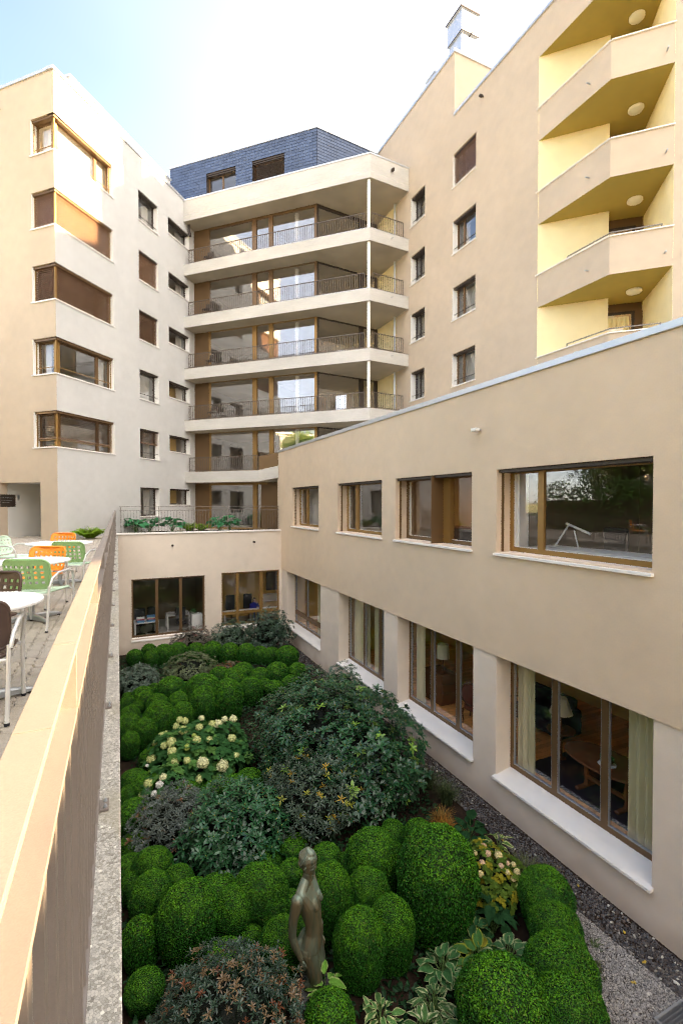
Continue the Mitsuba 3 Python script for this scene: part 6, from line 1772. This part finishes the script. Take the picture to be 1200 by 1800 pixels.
for i in range(1, 28):
    y = gy0 + 0.03 + (gy1 - gy0 - 0.06) * i / 28
    add('cross_bar', MB().box(gx0 + 0.03, gx1 - 0.03, y - 0.002, y + 0.002, -5.385, -5.351), 'galvanised', gt)
tuft('weed', 6.62, 5.02, 60, 0.14, (0.05, 0.10, 0.03), (0.14, 0.20, 0.06), 'small weed tuft at the edge of the grit path', 71, lean=1.1)
tuft('weed', 6.3, 4.75, 80, 0.16, (0.06, 0.09, 0.03), (0.16, 0.17, 0.07), 'second weed tuft on the grit path, close to the boxwood row', 72, lean=1.1)
tuft('weed', 7.1, 6.4, 40, 0.12, (0.06, 0.10, 0.03), (0.14, 0.16, 0.06), 'weed sprouting from the dark gravel below the white sill', 73, lean=1.1)
# fallen leaves on gravel and grit
for i, (x, y, a) in enumerate(((7.2, 4.95, 0.4), (6.98, 7.35, 1.2), (6.6, 4.35, 2.2), (7.35, 5.9, 0.9), (7.05, 4.5, 2.9))):
    V, F, C = blade_leaf(0.07, 0.035, 0.4, 0.0, (0.55, 0.40, 0.06), (0.55, 0.4, 0.06), i)
    c, s = math.cos(a), math.sin(a)
    add('fallen_leaf', (V @ np.array([[c, s, 0], [-s, c, 0], [0, 0, 1]]) + [x, y, -5.35], F), 'leaf_matte', color=C, label=['yellow fallen leaf lying on the dark gravel', 'yellow fallen leaf near the grass tuft', 'yellow fallen leaf on the grit path', 'yellow fallen leaf close to the wall foot on the dark gravel', 'yellow fallen leaf between dark gravel and grit'][i], category='leaf')

# low dark ground cover under and between the shrubs
r = np.random.default_rng(99)
n = 30000
pos = np.stack([r.uniform(0.05, 6.9, n), r.uniform(3.6, 23.4, n), -5.42 + 0.16 * r.random(n) ** 2], 1)
keep = (pos[:, 0] < 6.3 + 0.02 * pos[:, 1]) & (meshkit.fbm(pos * [0.8, 0.8, 0], 3, 7) > 0.26)
keep &= ~((pos[:, 1] < 5.9) & (pos[:, 0] > 5.2))
pos = pos[keep]
n = len(pos)
V, F, C = scatter(leaf_tpl(1.0, 0.6, 0.25), basis(r.normal(0, 0.5, (n, 3)) + [0, 0, 1], r.uniform(0, 6.28, n), r), r.uniform(0.06, 0.12, n), pos, np.array([0.010, 0.038, 0.012]) * r.uniform(0.4, 1.7, (n, 1)))
add('ground_cover', (V, F), 'leaf_matte', color=C, kind='stuff', label='dark low ground cover leaves between the shrubs', category='ground cover')
# ================================================================== bronze statue: kneeling upright girl, facing right
def bronze(p, n, uv):
    k = fbm(p.x * 7, p.y * 7, p.z * 3.2, 4)
    drip = fbm(p.x * 22, p.y * 22, p.z * 2.0, 3)
    top = smoothstep(-0.4, 1.0, n.z)
    patina = 0.75 * smoothstep(0.30, 1.05, 0.55 * top + 0.50 * k + 0.25 * (drip - 0.5))
    c = mix((0.15, 0.12, 0.068), (0.09, 0.095, 0.062), smoothstep(0.35, 0.65, drip))
    return mix(c, (0.22, 0.31, 0.25), patina)


mat('bronze', mikit.proc(bronze), 0.42, 0.5, metal=0.35)
SX, SY = 2.40, 6.30
fx, fy = 0.745, -0.667           # the way she faces
rx_, ry_ = -0.667, -0.745        # her right hand side
Sq = lambda a, b, z: (SX + a * fx + b * rx_, SY + a * fy + b * ry_, z)


def B(*pts):
    return [(Sq(a, b, z), r) for a, b, z, r in pts]


bones = []
# torso: pelvis, belly, rib cage, shoulders
bones += [B((0.045, 0.085, -4.76, 0.135), (0.045, -0.085, -4.76, 0.135), (0.075, 0.045, -4.56, 0.105), (0.075, -0.045, -4.56, 0.105))]
bones += [B((-0.055, 0.085, -4.78, 0.12), (-0.055, -0.085, -4.78, 0.12), (0.03, 0.0, -4.66, 0.11))]
bones += [B((0.075, 0.045, -4.56, 0.105), (0.075, -0.045, -4.56, 0.105), (0.07, 0.05, -4.42, 0.10), (0.07, -0.05, -4.42, 0.10))]
bones += [B((0.07, 0.05, -4.42, 0.10), (0.07, -0.05, -4.42, 0.10), (0.015, 0.085, -4.14, 0.13), (0.015, -0.085, -4.14, 0.13))]
bones += [B((0.015, 0.085, -4.14, 0.13), (0.015, -0.085, -4.14, 0.13), (-0.04, 0.165, -3.98, 0.085), (-0.04, -0.165, -3.98, 0.085))]
bones += [B((-0.05, 0.175, -3.97, 0.078), (-0.04, 0.04, -3.88, 0.072)), B((-0.05, -0.175, -3.97, 0.078), (-0.04, -0.04, -3.88, 0.072))]
for s in (1, -1):
    bones += [B((0.085, 0.085 * s, -4.12, 0.075), (0.135, 0.09 * s, -4.165, 0.05))]
# neck
bones += [B((-0.04, 0, -3.92, 0.075), (-0.015, 0, -3.78, 0.062))]
# thighs, knees, shins folded back, feet
for s in (1, -1):
    bones += [B((0.035, 0.095 * s, -4.78, 0.135), (0.10, 0.095 * s, -5.02, 0.112)), B((0.10, 0.095 * s, -5.02, 0.112), (0.15, 0.085 * s, -5.20, 0.088))]
    bones += [B((0.13, 0.08 * s, -5.21, 0.088), (-0.02, 0.085 * s, -5.33, 0.080)), B((-0.02, 0.085 * s, -5.33, 0.080), (-0.17, 0.085 * s, -5.42, 0.055))]
    bones += [B((-0.17, 0.085 * s, -5.42, 0.052), (-0.27, 0.085 * s, -5.44, 0.035))]
# arms: near one hangs with the hand on the thigh
bones += [B((-0.075, 0.235, -4.01, 0.085), (-0.125, 0.27, -4.28, 0.064)), B((-0.125, 0.27, -4.28, 0.064), (-0.135, 0.275, -4.47, 0.055))]
bones += [B((-0.135, 0.275, -4.47, 0.056), (-0.10, 0.27, -4.60, 0.052)), B((-0.10, 0.27, -4.60, 0.052), (-0.02, 0.245, -4.79, 0.034))]
bones += [B((-0.07, -0.235, -4.02, 0.075), (-0.06, -0.26, -4.28, 0.058)), B((-0.06, -0.26, -4.28, 0.058), (-0.03, -0.26, -4.47, 0.050)), B((-0.03, -0.26, -4.47, 0.050), (0.10, -0.235, -4.66, 0.036)), B((0.10, -0.235, -4.66, 0.034), (0.11, -0.215, -4.79, 0.030))]
for s, a0, b0, z0 in ((1, -0.015, 0.243, -4.81), (-1, 0.105, -0.205, -4.80)):
    # palm and five fingers, slightly curled against the thigh
    bones += [B((a0, b0 * 1.0, z0, 0.024), (a0 + 0.035, b0 * 0.99, z0 - 0.075, 0.022), (a0 - 0.015, b0 * 0.99, z0 - 0.08, 0.022))]
    for i, (da, L) in enumerate(((0.042, 0.066), (0.024, 0.078), (0.004, 0.074), (-0.016, 0.058))):
        p = (a0 + da, b0 * 0.99, z0 - 0.078)
        bones += [B((*p, 0.0125), (p[0] + 0.006, p[1] * 0.985, p[2] - L * 0.55, 0.0115)), B((p[0] + 0.006, p[1] * 0.985, p[2] - L * 0.55, 0.0115), (p[0] + 0.004, p[1] * 0.95, p[2] - L, 0.0095))]
    bones += [B((a0 + 0.03, b0, z0 - 0.02, 0.0155), (a0 + 0.062, b0 * 0.98, z0 - 0.06, 0.0125)), B((a0 + 0.062, b0 * 0.98, z0 - 0.06, 0.0125), (a0 + 0.068, b0 * 0.96, z0 - 0.095, 0.010))]
# head: skull, jaw, face, hair drawn up into a bun with a band
bones += [B((-0.01, 0, -3.60, 0.105), (0.02, 0, -3.62, 0.098), (0.035, 0, -3.72, 0.062)), B((0.05, 0, -3.735, 0.046), (-0.02, 0.0, -3.70, 0.075))]
bones += [B((0.105, 0, -3.655, 0.016), (0.095, 0, -3.615, 0.013), (0.112, 0, -3.668, 0.013))]
bones += [B((0.088, 0.018, -3.70, 0.014), (0.088, -0.018, -3.70, 0.014)), B((0.083, 0.014, -3.718, 0.014), (0.083, -0.014, -3.718, 0.014)), B((0.078, 0, -3.752, 0.024), (0.05, 0, -3.75, 0.03))]
for s in (1, -1):
    bones += [B((0.088, 0.052 * s, -3.607, 0.016), (0.098, 0.018 * s, -3.604, 0.014)), B((0.078, 0.05 * s, -3.66, 0.026), (0.05, 0.06 * s, -3.67, 0.028))]
    bones += [B((-0.005, 0.098 * s, -3.63, 0.014), (-0.012, 0.104 * s, -3.655, 0.016), (-0.002, 0.096 * s, -3.675, 0.010))]
st = thing('bronze_statue', 'weathered bronze statue of a kneeling nude girl with upswept hair among the boxwood', 'statue')
body = smoothed(bones, 0.016, 9, sub=[B((0.112, 0.034, -3.628, 0.013), (0.108, 0.038, -3.63, 0.012)), B((0.112, -0.034, -3.628, 0.013), (0.108, -0.038, -3.63, 0.012))])
add('body', body, 'bronze', st, smooth=True)
hair = smoothed([B((-0.02, 0, -3.575, 0.118), (0.015, 0, -3.56, 0.108)), B((-0.05, 0, -3.55, 0.10), (-0.01, 0, -3.45, 0.045), (0.03, 0, -3.50, 0.07)), B((-0.075, 0.03, -3.62, 0.07), (-0.075, -0.03, -3.62, 0.07)), B((-0.012, 0, -3.45, 0.04), (0.0, 0, -3.415, 0.016))], 0.016, 8)
hv = np.array(hair.vertices)
hv += hair.vertex_normals * (0.006 * (meshkit.fbm(hv * [30, 30, 14], 3, 2)[:, None] - 0.5))
add('hair', (hv, hair.faces), 'bronze', st, smooth=True)
ang = np.linspace(0, 2 * np.pi, 40)
add('hair_band', MB().tube([Sq(-0.028 + 0.117 * math.cos(a) * 0.55 - 0.02, 0.122 * math.sin(a), -3.575 + 0.117 * math.cos(a) * 0.9) for a in ang], 0.011, 6), 'bronze', st, smooth=True)
rock = trimesh.creation.icosphere(3, 1.0)
q = rock.vertices * [0.36, 0.27, 0.16]
q *= (1 + 0.22 * (meshkit.fbm(rock.vertices * 2.3, 4, 5) - 0.5) * 2)[:, None]
q = np.stack([SX + q[:, 0] * fx + q[:, 1] * rx_ + 0.03, SY + q[:, 0] * fy + q[:, 1] * ry_ - 0.04, -5.44 + q[:, 2]], 1)


def rock_c(p, n, uv):
    return mix((0.06, 0.06, 0.055), (0.16, 0.155, 0.145), fbm(p.x * 14, p.y * 14, p.z * 14, 4))


mat('rock', mikit.proc(rock_c), 0.9, 0.2, bump=lambda p, n, uv: fbm(p.x * 40, p.y * 40, p.z * 40, 3), bscale=0.006)
add('plinth_stone', (q, rock.faces), 'rock', label='dark grey stone under the knees of the bronze statue', category='stone', smooth=True)
# ================================================================== what stands across the terrace, outside the picture (seen in the window panes)
vcol('tree_leaf', 0.6, 0.3)


def bark(p, n, uv):
    return mix((0.05, 0.036, 0.025), (0.14, 0.105, 0.075), fbm(p.x * 9, p.y * 9, p.z * 2, 4))


mat('bark', mikit.proc(bark), 0.95, 0.1)


def tree(x, y, h, R, seed, label, c0=(0.03, 0.07, 0.015), c1=(0.10, 0.17, 0.03)):
    r = np.random.default_rng(seed)
    t = thing('garden_tree', label, 'tree')
    m = MB().tube([[x, y, -0.1], [x + .1, y, h * 0.3], [x + .05, y + .1, h * 0.7]], [0.22, 0.16, 0.07], 8)
    cl = []
    for k in range(26):
        a, z = r.uniform(0, 6.28), h * r.uniform(0.25, 0.98)
        q = R * r.uniform(0.25, 0.95) * math.sin(math.pi * min(0.95, (z / h - 0.2) / 0.85 + 0.08)) ** 0.6
        p = np.array([x + math.cos(a) * q, y + math.sin(a) * q, z])
        m.tube([[x + .07, y + .03, z * 0.75], (np.array([x, y, z * 0.8]) + p) / 2, p], [0.06, 0.04, 0.015], 5)
        cl.append(p)
    add('trunk', m, 'bark', t)
    cl = np.array(cl)
    n = 7500
    k = r.integers(0, len(cl), n)
    pos = cl[k] + r.normal(0, 1, (n, 3)) * np.array([0.42, 0.42, 0.34]) * R * 0.42
    ax = r.normal(0, 1, (n, 3)) + [0, 0, 0.6]
    V, F, C = scatter(quad_tpl(1, 0.6), basis(ax, r.uniform(0, 6, n), r), 0.17 * r.uniform(0.7, 1.4, n), pos, np.array(c0) + (np.array(c1) - np.array(c0)) * (r.random((n, 1)) * 0.5 + 0.5 * r.random(len(cl))[k][:, None]))
    add('crown', (V, F), 'tree_leaf', t, color=C)


for i, (x, y, h, R) in enumerate(((-7.5, 13.5, 6.5, 2.2), (-8.6, 17.2, 7.5, 2.6), (-6.9, 9.6, 6.0, 2.2), (-11.5, 11.2, 9.5, 3.2), (-12.5, 16.0, 9.0, 3.2), (-10.0, 6.5, 7.5, 2.8), (-8.0, 2.5, 6.5, 2.5), (-13.5, 21.0, 9.0, 3.0), (-12.0, -1.0, 8.5, 3.0))):
    tree(x, y, h, R, 100 + i, ['bushy tree across the terrace, reflected in the middle of the large upper window', 'tall tree beyond the terrace near the passage', 'rounded tree across the terrace from the nearest table', 'tall rear tree beyond the terrace, centre of the tree group', 'tall rear tree beyond the terrace, closest to the left building', 'broad tree across the terrace behind the viewer side',
                                    'tree across the terrace at the viewer, leftmost', 'tall tree at the corner of the left building lawn', 'tall tree behind the viewer across the terrace'][i], *(((0.10, 0.20, 0.02), (0.34, 0.42, 0.06)) if i % 3 == 0 else ((0.06, 0.14, 0.02), (0.20, 0.30, 0.05))))
hg = thing('garden_hedge', 'tall mixed hedge along the far side of the terrace, outside the picture', 'hedge')
r = np.random.default_rng(8)
n = 9000
pos = np.stack([r.uniform(-6.9, -5.6, n), r.uniform(3, 20.5, n), r.uniform(0, 2.6, n)], 1)
pos[:, 2] *= 0.75 + 0.4 * meshkit.fbm(pos * [0, 0.7, 0] + 3, 3, 4)
V, F, C = scatter(quad_tpl(1, 0.6), basis(r.normal(0, 1, (n, 3)) + [0.3, 0, 0.5], r.uniform(0, 6, n), r), 0.16 * r.uniform(0.7, 1.4, n), pos, np.array([0.06, 0.13, 0.025]) * r.uniform(0.5, 2.0, (n, 1)))
add('foliage', (V, F), 'tree_leaf', hg, color=C)
add('stem', MB().box(-6.4, -6.1, 3.2, 20.2, -0.1, 1.6), 'bark', hg)
WH_ = thing('white_house', 'white apartment house across the terrace garden, reflected in the balcony glazing', 'building')
fw_ = Fr((-21, 2), (0.1, 1), (1, -0.1))
hl = [(1.5 + 4.6 * i, 4.6 + 4.6 * i, 1.0 + 2.9 * j, 2.5 + 2.9 * j) for i in range(5) for j in range(3)]
add('wall', MB().ext(holes(sbox(0, 0, 25, 9.3), hl), -0.3, 0, fw_), 'white_plaster', WH_)
add('body', MB().box(0.1, 24.9, -9, -0.8, 0, 9.2, fw_), 'grey_plaster', WH_)
add('roof', MB().box(-0.2, 25.2, -9.2, 0.2, 9.3, 9.5, fw_), 'zinc', WH_)
for a, b, c, d in hl:
    add('window', MB().box(a, b, -0.2, -0.15, c, c + 0.08, fw_).box(a, b, -0.2, -0.15, d - 0.08, d, fw_).box(a, a + 0.08, -0.2, -0.15, c, d, fw_).box((a + b) / 2 - .04, (a + b) / 2 + .04, -0.2, -0.15, c, d, fw_).box(a, b, -0.6, -0.55, c, d, fw_), 'dark_metal', WH_)
for j in range(2):
    add('balcony', MB().box(6, 20, 0, 1.3, 2.9 + 2.9 * j, 3.1 + 2.9 * j, fw_).box(6, 20, 1.2, 1.3, 3.1 + 2.9 * j, 4.0 + 2.9 * j, fw_), 'white_plaster', WH_)
for k in list(labels):
    if 'kind' in labels[k]:
        continue
